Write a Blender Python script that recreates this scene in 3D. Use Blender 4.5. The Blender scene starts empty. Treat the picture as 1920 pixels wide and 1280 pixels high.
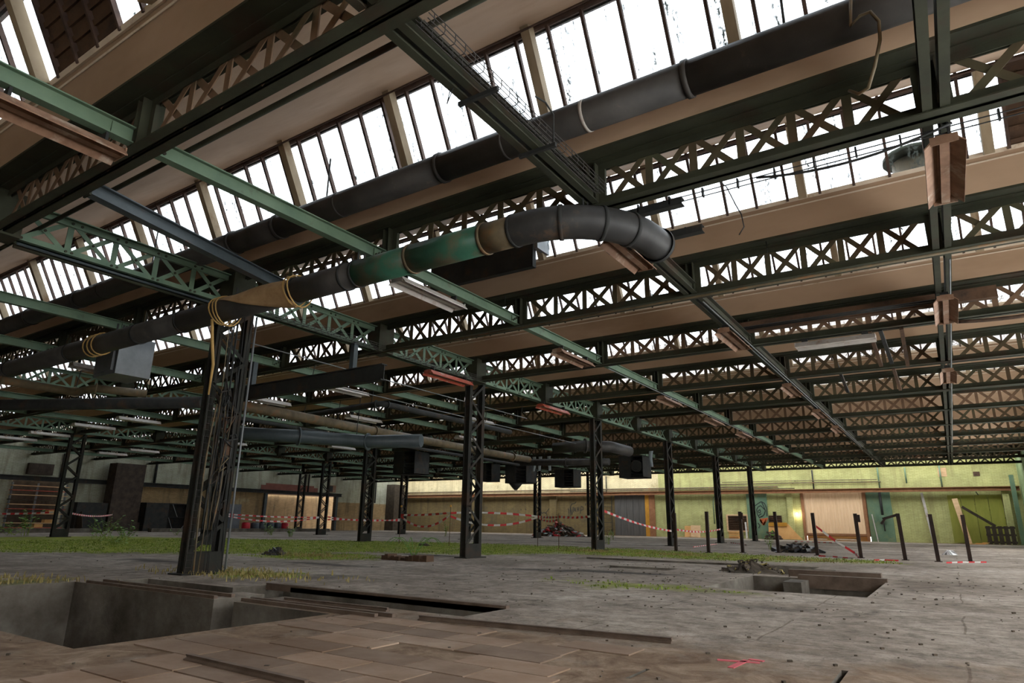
import bpy, math, random
from mathutils import Vector, Matrix
random.seed(7)
R = math.radians
sc = bpy.context.scene
col = sc.collection

# ------------------------------------------------------------------ camera
F_PX, PITCH, ROLL, YAW, EYE = 1208.5, R(15.738), R(.808), R(33.553), .75
cam_d = bpy.data.cameras.new('camera'); cam = bpy.data.objects.new('camera', cam_d); col.objects.link(cam)
cam_d.sensor_width = 36; cam_d.lens = F_PX / 1920 * 36; cam_d.clip_start = .05; cam_d.clip_end = 300
fw = Vector((-math.sin(YAW)*math.cos(PITCH), math.cos(YAW)*math.cos(PITCH), math.sin(PITCH)))
r0 = Vector((math.cos(YAW), math.sin(YAW), 0)); u0 = r0.cross(fw)
rr = r0*math.cos(ROLL) + u0*math.sin(ROLL); uu = u0*math.cos(ROLL) - r0*math.sin(ROLL)
cam.matrix_world = Matrix(((rr.x, uu.x, -fw.x, 0), (rr.y, uu.y, -fw.y, 0), (rr.z, uu.z, -fw.z, EYE), (0, 0, 0, 1)))
sc.camera = cam
# ------------------------------------------------------------------ sky and exposure: bright overcast
w = bpy.data.worlds.new('sky'); sc.world = w; w.use_nodes = True
bg = w.node_tree.nodes['Background']; bg.inputs[0].default_value = (1, .985, .955, 1); bg.inputs[1].default_value = 1.9
sc.view_settings.view_transform = 'Standard'; sc.view_settings.look = 'None'
sc.view_settings.exposure = 2.45; sc.view_settings.gamma = 1; sc.view_settings.use_curve_mapping = False

# ------------------------------------------------------------------ measured frame of the hall (metres)
XA, XB, XC, XD = -9.04, -5.72, -2.72, .35          # column row, joist lines
XM, XN, XL1, XL2 = -12.0, -15.0, -18.94, -28.85    # more joist lines and column rows further over
XLL, XRR = -41.6, 3.3                              # side walls
XL3 = -38.7
Y1, P = 5.675, 3.204
ZB, ZT = 3.973, 4.50
YFAR, YBACK = 44.6, -7.2
def Gy(j): return Y1 + (j-1)*P

# ------------------------------------------------------------------ materials
def nodes_of(name):
    m = bpy.data.materials.new(name); m.use_nodes = True; nt = m.node_tree
    return m, nt, nt.nodes['Principled BSDF'], nt.nodes['Material Output']
def N(nt, t, **kw):
    n = nt.nodes.new(t)
    for k, v in kw.items():
        if k in n.inputs: n.inputs[k].default_value = v
        else: setattr(n, k, v)
    return n
def worldpos(nt, scale=(1, 1, 1)):
    g = N(nt, 'ShaderNodeNewGeometry'); mp = N(nt, 'ShaderNodeMapping'); mp.inputs['Scale'].default_value = scale
    nt.links.new(g.outputs['Position'], mp.inputs['Vector']); return mp.outputs[0]
def ramp(nt, src, stops):
    r = N(nt, 'ShaderNodeValToRGB'); e = r.color_ramp.elements
    while len(e) < len(stops): e.new(.5)
    for el, (p, c) in zip(e, stops):
        el.position = p; el.color = tuple(c)+(1,) if len(c) == 3 else c
    nt.links.new(src, r.inputs[0]); return r.outputs[0]
def noise(nt, vec, scale, detail=4, rough=.6, dist=0):
    n = N(nt, 'ShaderNodeTexNoise'); n.inputs['Scale'].default_value = scale; n.inputs['Detail'].default_value = detail
    n.inputs['Roughness'].default_value = rough; n.inputs['Distortion'].default_value = dist
    nt.links.new(vec, n.inputs['Vector']); return n.outputs['Fac']
def mixc(nt, fac, a, b, mode='MIX'):
    m = N(nt, 'ShaderNodeMix', data_type='RGBA', blend_type=mode)
    for i, v in ((0, fac), (6, a), (7, b)):
        if isinstance(v, (int, float)): m.inputs[i].default_value = v
        elif isinstance(v, tuple): m.inputs[i].default_value = v+(1,) if len(v) == 3 else v
        else: nt.links.new(v, m.inputs[i])
    return m.outputs[2]
def bump(nt, bs, h, strength=.3, dist=.02):
    b = N(nt, 'ShaderNodeBump'); b.inputs['Strength'].default_value = strength; b.inputs['Distance'].default_value = dist
    nt.links.new(h, b.inputs['Height']); nt.links.new(b.outputs[0], bs.inputs['Normal'])
def pm(name, c1, c2, scale=3, rough=.7, metal=0, patch=None, pscale=1.5, pth=.58, bmp=.2, stretch=(1, 1, 1), soft=.08):
    """two tones of noise, with optional patches (rust, bare plaster) of a third colour"""
    m, nt, bs, out = nodes_of(name); v = worldpos(nt, stretch)
    c = ramp(nt, noise(nt, v, scale, 5), [(.32, c1), (.68, c2)])
    if patch:
        f = ramp(nt, noise(nt, v, pscale, 6, .68), [(pth-soft, (0, 0, 0)), (pth+soft, (1, 1, 1))])
        c = mixc(nt, f, c, patch)
    nt.links.new(c, bs.inputs['Base Color']); bs.inputs['Roughness'].default_value = rough; bs.inputs['Metallic'].default_value = metal
    bs.inputs['Specular IOR Level'].default_value = .35
    if bmp: bump(nt, bs, noise(nt, v, scale*6, 4), bmp, .01)
    return m
def flat(name, c, rough=.6, metal=0):
    return pm(name, tuple(x*.85 for x in c), tuple(min(1, x*1.12) for x in c), 5, rough, metal, bmp=.08)
M = {}
RUST = (.10, .042, .018)
M['girder'] = pm('girder_green', (.021, .023, .013), (.038, .041, .023), 2.2, .85, patch=(.038, .023, .013), pscale=1.3, pth=.60)
M['bar'] = pm('bar_olive', (.050, .055, .030), (.085, .085, .045), 2.5, .8, patch=(.085, .045, .022), pscale=.7, pth=.5, soft=.15)
M['green'] = pm('green_paint', (.075, .125, .080), (.12, .18, .115), 2.5, .6, patch=(.06, .05, .03), pscale=3.5, pth=.68)
M['blue'] = pm('blue_grey_paint', (.038, .050, .056), (.062, .078, .085), 3, .45, patch=RUST, pscale=3, pth=.7)
M['col'] = pm('column_steel', (.010, .010, .008), (.021, .021, .016), 3, .85, patch=(.036, .02, .011), pscale=2, pth=.58)
M['dark'] = pm('dark_steel', (.012, .013, .013), (.028, .029, .027), 4, .75, patch=(.05, .028, .016), pscale=3, pth=.62)
M['rusty'] = pm('rusty_steel', (.06, .032, .017), (.115, .064, .036), 5, .85, patch=(.04, .025, .017), pscale=2.5, pth=.55)
M['plaster'] = pm('beige_plaster', (.33, .218, .138), (.42, .292, .196), 1.1, .9, patch=(.28, .18, .108), pscale=.45, pth=.6, bmp=.12, stretch=(.35, 1, 1))
M['sill'] = pm('sill_paint', (.55, .45, .34), (.66, .56, .44), 3, .8, patch=(.32, .2, .11), pscale=4, pth=.66)
M['rooftop'] = pm('roof_outside', (.24, .20, .175), (.34, .29, .26), 2, .9)
M['timber'] = pm('cream_timber', (.24, .18, .11), (.38, .30, .20), 5, .8, patch=(.20, .12, .06), pscale=6, pth=.63, stretch=(1, .3, .3))
M['mullion'] = pm('rust_glazing_bar', (.045, .028, .022), (.10, .06, .045), 6, .8)
M['duct'] = pm('grey_duct', (.034, .032, .030), (.066, .061, .056), 2.5, .6, .15, patch=(.16, .12, .09), pscale=5, pth=.72, bmp=.1)
M['ductdark'] = pm('dark_duct_elbow', (.026, .026, .026), (.05, .049, .048), 3, .55, .15, patch=(.13, .085, .055), pscale=3, pth=.66, bmp=.1)
M['ductgreen'] = pm('green_duct', (.022, .085, .055), (.035, .12, .075), 4, .4, patch=(.10, .09, .055), pscale=3, pth=.58)
M['canvas'] = pm('tan_canvas', (.30, .18, .085), (.42, .27, .14), 7, .95, bmp=.4)
M['strap'] = flat('ochre_strap', (.42, .26, .09), .8)
M['pipe'] = pm('brown_pipe', (.075, .055, .030), (.15, .115, .065), 4, .6, patch=(.18, .08, .03), pscale=4, pth=.62)
M['lampw'] = pm('dusty_white_enamel', (.38, .35, .32), (.52, .48, .44), 4, .6, patch=(.25, .13, .07), pscale=5, pth=.63)
M['lampr'] = pm('rusted_enamel', (.16, .085, .05), (.26, .15, .095), 6, .75, patch=(.34, .27, .21), pscale=4, pth=.62)
M['lampred'] = pm('red_enamel', (.30, .05, .028), (.40, .085, .045), 5, .6, patch=(.35, .27, .22), pscale=5, pth=.62)
M['silver'] = pm('galvanised_sheet', (.14, .15, .155), (.21, .22, .225), 3, .5, .4)
M['barbrown'] = pm('bar_red_oxide', (.13, .075, .042), (.19, .115, .07), 3, .7, patch=(.07, .07, .04), pscale=1.2, pth=.62)
M['wire'] = flat('galvanised_wire', (.04, .036, .032), .7, .2)
M['cable'] = flat('black_cable', (.018, .018, .018), .6)
M['white'] = flat('white_plastic', (.72, .72, .74), .5)
M['tapew'] = flat('tape_white', (.55, .52, .50), .6)
M['taper'] = flat('tape_red', (.48, .025, .03), .6)
M['post'] = pm('brown_steel_post', (.018, .011, .009), (.035, .02, .014), 5, .9)
M['wood'] = pm('light_board', (.50, .32, .17), (.64, .43, .25), 3, .8, stretch=(1, 1, 5))
M['ply'] = pm('orange_ply', (.52, .27, .09), (.62, .35, .13), 3, .8)
M['woodd'] = pm('dark_pallet_wood', (.035, .026, .018), (.065, .05, .034), 6, .9)
M['yellowp'] = flat('yellow_ochre_paint', (.42, .20, .02), .6)
M['doord'] = pm('grey_brown_door', (.060, .056, .052), (.095, .088, .080), 2, .7, stretch=(4, 1, .4))
M['gate'] = pm('peach_corrugated_steel', (.72, .50, .30), (.80, .58, .37), 2, .55, stretch=(3, 1, .5), patch=(.5, .3, .16), pscale=2, pth=.72)
M['gatefr'] = pm('gate_frame', (.20, .085, .035), (.28, .13, .06), 4, .7)
M['pier'] = pm('teal_green_paint', (.085, .15, .095), (.13, .20, .125), 2, .8, patch=(.16, .2, .10), pscale=1.2, pth=.6)
M['spray'] = flat('black_spray_paint', (.02, .022, .02), .7)
M['sprayo'] = flat('orange_spray_paint', (.42, .10, .03), .7)
M['pink'] = flat('pink_spray_paint', (.50, .10, .12), .9)
M['grassy'] = pm('leaf_green', (.11, .16, .014), (.21, .28, .035), 1.5, .8, bmp=0)
M['leafy'] = pm('bright_leaf', (.075, .19, .02), (.15, .30, .045), 5, .6, bmp=0)
M['dry'] = pm('dry_weed', (.20, .16, .05), (.30, .24, .09), 5, .8, bmp=0)
M['soil'] = pm('soil', (.045, .035, .025), (.10, .08, .06), 6, .95, bmp=.6)
M['blackbag'] = pm('black_sheet', (.012, .012, .013), (.03, .03, .032), 8, .35, bmp=.6)
M['redp'] = flat('red_plastic', (.45, .015, .03), .45)
M['bluep'] = pm('grey_blue_drum', (.04, .05, .065), (.075, .09, .11), 3, .5)
M['greycab'] = pm('grey_cabinet', (.10, .11, .125), (.15, .16, .18), 2, .6)
M['chimney'] = pm('sooty_brick', (.035, .026, .02), (.075, .055, .042), 4, .9)
M['redband'] = pm('red_brown_paint', (.16, .055, .04), (.22, .085, .06), 2, .8)
M['yellowg'] = pm('yellow_green_panel', (.20, .21, .03), (.27, .27, .05), 1.5, .7, stretch=(2, 1, .5))
M['rag'] = flat('pale_blue_rag', (.48, .55, .60), .9)
M['orangeglow'] = flat('orange_fleece', (.45, .18, .06), .95)

def glass_mat(name, tint, dirt):
    m, nt, bs, out = nodes_of(name); nt.nodes.remove(bs)
    v = worldpos(nt, (9, .9, .9)); v2 = worldpos(nt, (26, 16, 16))
    a = noise(nt, v, 1, 5, .7); b = noise(nt, v2, 1.6, 3, .6)
    streak = ramp(nt, a, [(.46, (0, 0, 0)), (.66, (1, 1, 1))]); speck = ramp(nt, b, [(.48, (0, 0, 0)), (.58, (1, 1, 1))])
    mul = N(nt, 'ShaderNodeMath', operation='MULTIPLY'); nt.links.new(streak, mul.inputs[0]); nt.links.new(speck, mul.inputs[1])
    ad = N(nt, 'ShaderNodeMath', operation='MULTIPLY_ADD'); nt.links.new(mul.outputs[0], ad.inputs[0]); ad.inputs[1].default_value = dirt; ad.inputs[2].default_value = .02
    tr = N(nt, 'ShaderNodeBsdfTransparent'); tr.inputs[0].default_value = tint+(1,)
    di = N(nt, 'ShaderNodeBsdfTranslucent'); di.inputs[0].default_value = (.035, .04, .036, 1)
    mx = N(nt, 'ShaderNodeMixShader'); nt.links.new(ad.outputs[0], mx.inputs[0]); nt.links.new(tr.outputs[0], mx.inputs[1]); nt.links.new(di.outputs[0], mx.inputs[2])
    nt.links.new(mx.outputs[0], out.inputs[0]); return m
M['glass'] = glass_mat('dirty_glass', (.64, .68, .72), .95); M['clearglass'] = glass_mat('clean_glass', (.95, .96, .97), .2)

def brick_mat(name, axis, c1, c2, mortar, patch=None, pth=.6, pscale=.5, dirt=None):
    m, nt, bs, out = nodes_of(name); g = N(nt, 'ShaderNodeNewGeometry'); s = N(nt, 'ShaderNodeSeparateXYZ'); cb = N(nt, 'ShaderNodeCombineXYZ')
    nt.links.new(g.outputs['Position'], s.inputs[0]); nt.links.new(s.outputs[axis], cb.inputs[0]); nt.links.new(s.outputs[2], cb.inputs[1])
    br = N(nt, 'ShaderNodeTexBrick'); br.inputs['Scale'].default_value = 1; br.inputs['Brick Width'].default_value = .24; br.inputs['Row Height'].default_value = .075
    br.inputs['Mortar Size'].default_value = .008; br.inputs['Mortar Smooth'].default_value = .3
    for k, c in (('Color1', c1), ('Color2', c2), ('Mortar', mortar)): br.inputs[k].default_value = c+(1,)
    nt.links.new(cb.outputs[0], br.inputs['Vector']); c = br.outputs[0]; v = worldpos(nt)
    c = mixc(nt, 1.0, c, ramp(nt, noise(nt, v, .9, 6), [(.3, (.72, .72, .72)), (.7, (1.1, 1.1, 1.1))]), 'MULTIPLY')
    if patch: c = mixc(nt, ramp(nt, noise(nt, v, pscale, 7, .7), [(pth-.03, (0, 0, 0)), (pth+.04, (1, 1, 1))]), c, patch)
    if dirt: c = mixc(nt, ramp(nt, noise(nt, worldpos(nt, (3, 3, .35)), 1, 6, .7), [(.5, (0, 0, 0)), (.75, (1, 1, 1))]), c, dirt)
    nt.links.new(c, bs.inputs['Base Color']); bs.inputs['Roughness'].default_value = .85; bump(nt, bs, br.outputs['Fac'], -.4, .01); return m
M['bwhite'] = brick_mat('white_painted_brick', 1, (.36, .37, .27), (.42, .42, .33), (.25, .25, .18), (.20, .17, .11), .66, .6, (.14, .12, .08))
M['bbrownL'] = brick_mat('brown_brick_side', 1, (.26, .17, .075), (.33, .22, .10), (.19, .13, .07), (.34, .27, .15), .62, .8, (.07, .055, .03))
M['bmust'] = brick_mat('mustard_painted_brick', 0, (.15, .105, .038), (.185, .135, .05), (.11, .075, .03), (.10, .075, .035), .58, .4, (.06, .042, .02))
M['bcream'] = brick_mat('cream_painted_brick', 0, (.66, .57, .34), (.74, .65, .40), (.50, .42, .25), (.36, .29, .15), .62, .8, (.38, .31, .17))
M['bgreen'] = brick_mat('lime_painted_brick', 0, (.40, .40, .155), (.47, .47, .195), (.29, .29, .11), (.26, .25, .10), .66, .7, (.24, .22, .09))
M['bgreenR'] = brick_mat('green_side_brick', 1, (.20, .28, .12), (.26, .34, .16), (.15, .2, .09))
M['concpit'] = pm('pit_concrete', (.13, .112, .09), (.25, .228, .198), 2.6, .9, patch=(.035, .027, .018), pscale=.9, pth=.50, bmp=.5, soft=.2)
M['ledge'] = pm('rusty_frame', (.075, .05, .035), (.14, .10, .075), 6, .8)
M['paver'] = pm('pink_paver', (.21, .155, .115), (.34, .27, .215), 1.9, .95, patch=(.17, .105, .062), pscale=1.2, pth=.52, bmp=.5, soft=.18)
M['grout'] = pm('dirty_joint', (.085, .065, .048), (.14, .11, .085), 5, .95)
def floor_mat():
    m, nt, bs, out = nodes_of('concrete_floor'); v = worldpos(nt)
    c = ramp(nt, noise(nt, v, .5, 8, .65, .4), [(.30, (.15, .120, .097)), (.48, (.27, .230, .194)), (.66, (.40, .352, .306))])
    c = mixc(nt, 1.0, c, ramp(nt, noise(nt, v, 5, 8, .8), [(.34, (.45, .44, .43)), (.60, (1.18, 1.18, 1.18))]), 'MULTIPLY')
    jt = N(nt, 'ShaderNodeTexBrick'); jt.inputs['Scale'].default_value = 1; jt.inputs['Brick Width'].default_value = 2.4; jt.inputs['Row Height'].default_value = 1.25; jt.inputs['Mortar Size'].default_value = .012; jt.inputs['Mortar Smooth'].default_value = .6
    for k_, c_ in (('Color1', (1, 1, 1, 1)), ('Color2', (.86, .85, .84, 1)), ('Mortar', (.42, .38, .34, 1))): jt.inputs[k_].default_value = c_
    wob = N(nt, 'ShaderNodeTexNoise'); wob.inputs['Scale'].default_value = 2.2; wob.inputs['Detail'].default_value = 5; nt.links.new(v, wob.inputs['Vector']); vm_ = N(nt, 'ShaderNodeVectorMath', operation='MULTIPLY_ADD'); vm_.inputs[1].default_value = (.07, .07, 0); nt.links.new(wob.outputs['Color'], vm_.inputs[0]); nt.links.new(v, vm_.inputs[2]); nt.links.new(vm_.outputs[0], jt.inputs['Vector'])
    c = mixc(nt, .75, c, jt.outputs[0], 'MULTIPLY')
    c = mixc(nt, ramp(nt, noise(nt, worldpos(nt, (1, .8, 1)), 1.7, 9, .78, 1.2), [(.56, (0, 0, 0)), (.66, (.8, .8, .8))]), c, (.075, .062, .052))
    c = mixc(nt, ramp(nt, noise(nt, v, 38, 3, .7), [(.60, (0, 0, 0)), (.70, (1, 1, 1))]), c, (.06, .05, .042))
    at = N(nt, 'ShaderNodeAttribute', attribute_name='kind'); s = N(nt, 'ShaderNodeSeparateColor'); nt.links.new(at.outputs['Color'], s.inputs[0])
    def gate(src, sc_, lo, hi):
        n = noise(nt, v, sc_, 6, .7); a = N(nt, 'ShaderNodeMath', operation='ADD'); nt.links.new(src, a.inputs[0]); nt.links.new(n, a.inputs[1])
        return ramp(nt, a.outputs[0], [(lo, (0, 0, 0)), (hi, (1, 1, 1))])
    half = lambda s_: (lambda q: (nt.links.new(s_, q.inputs[0]), setattr(q.inputs[1], 'default_value', .5), q.outputs[0])[2])(N(nt, 'ShaderNodeMath', operation='MULTIPLY'))
    dirt_ = ramp(nt, noise(nt, v, 3.2, 8, .75, .8), [(.32, (.095, .060, .038)), (.5, (.19, .132, .09)), (.66, (.31, .24, .18))])
    c = mixc(nt, gate(half(s.outputs[2]), 1.6, .72, .98), c, dirt_)
    c = mixc(nt, gate(half(s.outputs[1]), .8, .70, .92), c, (.060, .052, .045))  # darkens the stained floor patches and the painted-in floor shadows
    mo = ramp(nt, noise(nt, v, 3, 5), [(.3, (.08, .078, .018)), (.45, (.15, .18, .02)), (.72, (.27, .28, .04))])
    c = mixc(nt, gate(half(s.outputs[0]), 1.4, .72, .98), c, mo)
    nt.links.new(c, bs.inputs['Base Color']); bs.inputs['Roughness'].default_value = .95; bs.inputs['Specular IOR Level'].default_value = .12
    bump(nt, bs, noise(nt, v, 22, 6, .7), .5, .012); return m
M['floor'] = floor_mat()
def vary(m, lo, hi):
    nt = m.node_tree; bs = nt.nodes['Principled BSDF']; l = bs.inputs['Base Color'].links[0]; src = l.from_socket; oi = N(nt, 'ShaderNodeObjectInfo'); k = ramp(nt, oi.outputs['Random'], [(0, lo), (.5, tuple((a+b)/2 for a, b in zip(lo, hi))), (1, hi)])
    nt.links.new(mixc(nt, 1.0, src, k, 'MULTIPLY'), bs.inputs['Base Color'])
vary(M['paver'], (.62, .58, .56), (1.22, 1.16, 1.12))

# ------------------------------------------------------------------ mesh helpers
class MB:
    def __init__(s): s.v = []; s.f = []; s.mi = []
    def quad(s, a, b, c, d, mi=0):
        n = len(s.v); s.v += [tuple(a), tuple(b), tuple(c), tuple(d)]; s.f.append((n, n+1, n+2, n+3)); s.mi.append(mi)
    def box(s, x0, x1, y0, y1, z0, z1, mi=0):
        n = len(s.v); s.v += [(x, y, z) for z in (z0, z1) for y in (y0, y1) for x in (x0, x1)]
        for f in ((0, 2, 3, 1), (4, 5, 7, 6), (0, 1, 5, 4), (2, 6, 7, 3), (0, 4, 6, 2), (1, 3, 7, 5)): s.f.append(tuple(n+i for i in f)); s.mi.append(mi)
        return s
    def cbox(s, c, sx, sy, sz, mi=0): return s.box(c[0]-sx/2, c[0]+sx/2, c[1]-sy/2, c[1]+sy/2, c[2]-sz/2, c[2]+sz/2, mi)
    def bar(s, p, q, wd, th, up=(0, 0, 1), mi=0):
        """straight bar from p to q: wd across, th along the 'up' side"""
        p, q = Vector(p), Vector(q); d = (q-p).normalized(); up = Vector(up); a = d.cross(up)
        if a.length < 1e-4: a = d.cross(Vector((1, 0, 0)))
        a.normalize(); b = a.cross(d).normalized(); n = len(s.v)
        for e in (p, q):
            for i, j in ((-1, -1), (1, -1), (1, 1), (-1, 1)): s.v.append(tuple(e + a*(i*wd/2) + b*(j*th/2)))
        for f in ((3, 2, 1, 0), (4, 5, 6, 7), (0, 1, 5, 4), (1, 2, 6, 5), (2, 3, 7, 6), (3, 0, 4, 7)): s.f.append(tuple(n+i for i in f)); s.mi.append(mi)
        return s
    def prof(s, pts, p, q, xdir, ydir, closed=True, mi=0):
        """sweep a 2-D outline from p to q"""
        p, q, X, Y = Vector(p), Vector(q), Vector(xdir), Vector(ydir); n = len(s.v); k = len(pts)
        for e in (p, q):
            for a, b in pts: s.v.append(tuple(e + X*a + Y*b))
        for i in range(k):
            j = (i+1) % k; s.f.append((n+i, n+j, n+k+j, n+k+i)); s.mi.append(mi)
        s.f.append(tuple(n+i for i in reversed(range(k)))); s.f.append(tuple(n+k+i for i in range(k))); s.mi += [mi, mi]
        return s
    def tube(s, path, r, k=10, cap=True, mi=0):
        path = [Vector(p) for p in path]; rs = r if isinstance(r, (list, tuple)) else [r]*len(path); n = len(s.v); prev = None
        for i, p in enumerate(path):
            d = (path[min(i+1, len(path)-1)] - path[max(i-1, 0)]).normalized()
            a = prev - d*prev.dot(d) if prev is not None else (d.cross(Vector((0, 0, 1))) if abs(d.z) < .95 else d.cross(Vector((1, 0, 0))))
            a.normalize(); prev = a; b = d.cross(a)
            for t in range(k): an = 2*math.pi*t/k; s.v.append(tuple(p + (a*math.cos(an) + b*math.sin(an))*rs[i]))
        for i in range(len(path)-1):
            for t in range(k):
                u = (t+1) % k; s.f.append((n+i*k+t, n+i*k+u, n+(i+1)*k+u, n+(i+1)*k+t)); s.mi.append(mi)
        if cap:
            s.f.append(tuple(n+t for t in reversed(range(k)))); m = n+(len(path)-1)*k; s.f.append(tuple(m+t for t in range(k))); s.mi += [mi, mi]
        return s
    def mesh(s, name, mats, origin=(0, 0, 0), smooth=False):
        me = bpy.data.meshes.new(name); o = origin
        me.from_pydata([(x-o[0], y-o[1], z-o[2]) for x, y, z in s.v], [], s.f)
        for m in (mats if isinstance(mats, (list, tuple)) else [mats]): me.materials.append(M[m])
        if any(s.mi): me.polygons.foreach_set('material_index', s.mi)
        if smooth: me.polygons.foreach_set('use_smooth', [len(f) < 6 for f in s.f])
        me.update(); return me
    def build(s, name, mats, parent=None, smooth=False, origin=None, kind=None, label=None):
        o0 = origin if origin is not None else (tuple(parent['_o']) if parent is not None and '_o' in parent else (0, 0, 0))
        o = bpy.data.objects.new(name, s.mesh(name, mats, o0, smooth)); col.objects.link(o)
        if parent is not None: o.parent = parent
        else: o.location = o0
        o['_o'] = o0
        if kind: o['kind'] = kind
        if label: o['label'] = label
        return o
def thing(name, loc, label, cat, group=None, kind=None):
    o = bpy.data.objects.new(name, None); col.objects.link(o); o.location = loc; o['_o'] = tuple(loc); o.empty_display_size = .1
    if kind: o['kind'] = kind
    else: tag(o, label, cat, group)
    return o
def tag(o, label, cat, group=None):
    o['label'] = label; o['category'] = cat; o['kind'] = 'thing'
    if group: o['group'] = group
    return o
def struct(mb, name, mats, smooth=False, parent=None):
    return mb.build(name, mats, parent, smooth, kind='structure')
def put(mesh, name, parent, loc, rot=None):
    """another piece that shares a mesh; loc is in world terms"""
    o = bpy.data.objects.new(name, mesh); col.objects.link(o); o.parent = parent; p = parent['_o'] if parent is not None else (0, 0, 0)
    o.location = (loc[0]-p[0], loc[1]-p[1], loc[2]-p[2]); o['_o'] = tuple(loc)
    if rot: o.rotation_euler = rot
    return o
def copy_tree(o, loc, parent=None):
    c = o.copy(); col.objects.link(c); c.parent = parent
    if parent is None: c.location = loc
    for ch in list(o.children): copy_tree(ch, None, c)
    return c
def clear_origin():
    for o in bpy.data.objects:
        if '_o' in o: del o['_o']
def sag(p, q, drop, n=14):
    p, q = Vector(p), Vector(q); return [p.lerp(q, t/n) - Vector((0, 0, drop*4*(t/n)*(1-t/n))) for t in range(n+1)]
# a pixel of the 1920x1280 photograph gives a direction; the second argument set gives the plane it lands on
def ray(px, py): return fw + rr*((px-960)/F_PX) - uu*((py-640)/F_PX)
def onz(px, py, z): d = ray(px, py); return Vector((0, 0, EYE)) + d*((z-EYE)/d.z)
def ony(px, py, Y): d = ray(px, py); return Vector((0, 0, EYE)) + d*(Y/d.y)
def onx(px, py, X): d = ray(px, py); return Vector((0, 0, EYE)) + d*(X/d.x)
# ================================================================== the setting
# ---- floor with pits: a height map of cells
HOLES = [(-8.95, -4.45, 2.06, 4.02, -.72), (-8.75, -6.5, 4.28, 4.80, -.5), (-6.95, -6.5, 4.28, 5.5, -.5), (-6.1, -5.78, 4.02, 4.6, -.72), (-6.95, -3.5, 4.6, 5.24, -.55),
         (-2.77, -.92, 8.70, 11.22, -.62), (-5.6, -4.25, 11.35, 11.95, -.18), (-7.4, -2.3, 13.75, 14.5, -.16), (-3.3, -1.9, 11.6, 13.75, -.16), (-1.50, -1.475, 3.35, 3.62, -.1), (-.62, -.585, 3.85, 4.25, -.12)]
MOSS = [(-24, 6), (-17, 5.9), (-13.4, 9.3), (-12.0, 12.2), (-9.6, 12.9), (-8.6, 15.4), (-4.4, 15.3), (-.9, 17.2), (-1.2, 18.7), (-5.5, 19.8), (-8.5, 20.6), (-11.4, 21.0), (-16.5, 20.6), (-22.5, 17.5), (-30, 14.5), (-30, 9)]
MOSS2 = [[(-9.7, 6.0), (-8.3, 5.45), (-7.3, 6.1), (-8.0, 6.8), (-9.3, 6.7)], [(-10.2, 3.1), (-9.0, 3.0), (-8.96, 4.1), (-9.6, 4.3)], [(-13.2, 9.0), (-10.8, 8.7), (-9.7, 10.0), (-11.3, 11.6), (-13, 11)], [(-3.8, 7.6), (-1.8, 8.2), (-2.9, 8.68), (-5.2, 8.5)]]
def inpoly(x, y, pl):
    c = False; n = len(pl)
    for i in range(n):
        (x1, y1), (x2, y2) = pl[i], pl[i-1]
        if (y1 > y) != (y2 > y) and x < (x2-x1)*(y-y1)/(y2-y1)+x1: c = not c
    return c
def edged(x, y, pl):
    best = 9
    for i in range(len(pl)):
        a, b = Vector(pl[i]), Vector(pl[i-1]); d = b-a; t = max(0, min(1, (Vector((x, y))-a).dot(d)/d.length_squared)); best = min(best, (a+d*t-Vector((x, y))).length)
    return best
def mossy(x, y):
    best = 0
    for pl, soft in [(MOSS, 1.2)] + [(q, .5) for q in MOSS2]:
        e = edged(x, y, pl); v = .5 + .5*min(1, e/soft) if inpoly(x, y, pl) else .5 - .5*min(1, e/soft)
        best = max(best, v)
    return best
STAIN_SHADE = [(-10.5, 12.2, 2.6, .6), (-6.2, 9.6, 2.2, .5), (-4.4, 10.4, 2.0, .45), (-7.5, 6.6, 1.5, .6), (-12, 6.8, 2.5, .7), (-9.5, 8.3, 1.6, .5), (-2.2, 7.0, 2.2, .35), (.3, 6.6, 1.8, .35), (-6.5, 2.9, 2.6, 1.3), (-5.2, 4.9, 2, .7), (-14, 26, 5, .8), (-9, 25, 3, .5)]  # dark floor ellipses: real stains plus floor shadows put into the colour
def kind_at(x, y, z):
    st = max([max(0, 1-math.hypot((x-a)/c, (y-b)/d)) for a, b, c, d in STAIN_SHADE] + [0])
    br = max(0, min(1, (5.6-y)/1.8))*max(0, min(1, (x+6.5)/2)) + max(0, min(1, (-4.5-x)/1.5))*max(0, min(1, (2.3-y)/.5))
    if y > 43.2: br = 1
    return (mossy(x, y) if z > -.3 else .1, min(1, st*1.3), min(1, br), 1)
def grid(lo, hi, step, extra):
    n = round((hi-lo)/step); g = [lo+(hi-lo)*i/n for i in range(n+1)]
    g = [a for a in g if all(abs(a-e) > .06 for e in extra) or a in (lo, hi)]
    return sorted(set(g) | set(extra))
xs = grid(XLL-7, XRR, .5, sorted({round(v, 3) for h in HOLES for v in h[:2]})); ys = grid(YBACK, YFAR+.3, .5, sorted({round(v, 3) for h in HOLES for v in h[2:4]}))
def hole_z(x, y):
    z = 0
    for a, b, c, d, dep in HOLES:
        if a < x < b and c < y < d: z = min(z, dep)
    return z
H = [[hole_z((xs[i]+xs[i+1])/2, (ys[j]+ys[j+1])/2) for j in range(len(ys)-1)] for i in range(len(xs)-1)]
fl = MB(); vid = {}
def fv(x, y, z):
    k = (round(x, 3), round(y, 3), round(z, 3))
    if k not in vid: vid[k] = len(fl.v); fl.v.append((x, y, z))
    return vid[k]
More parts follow.
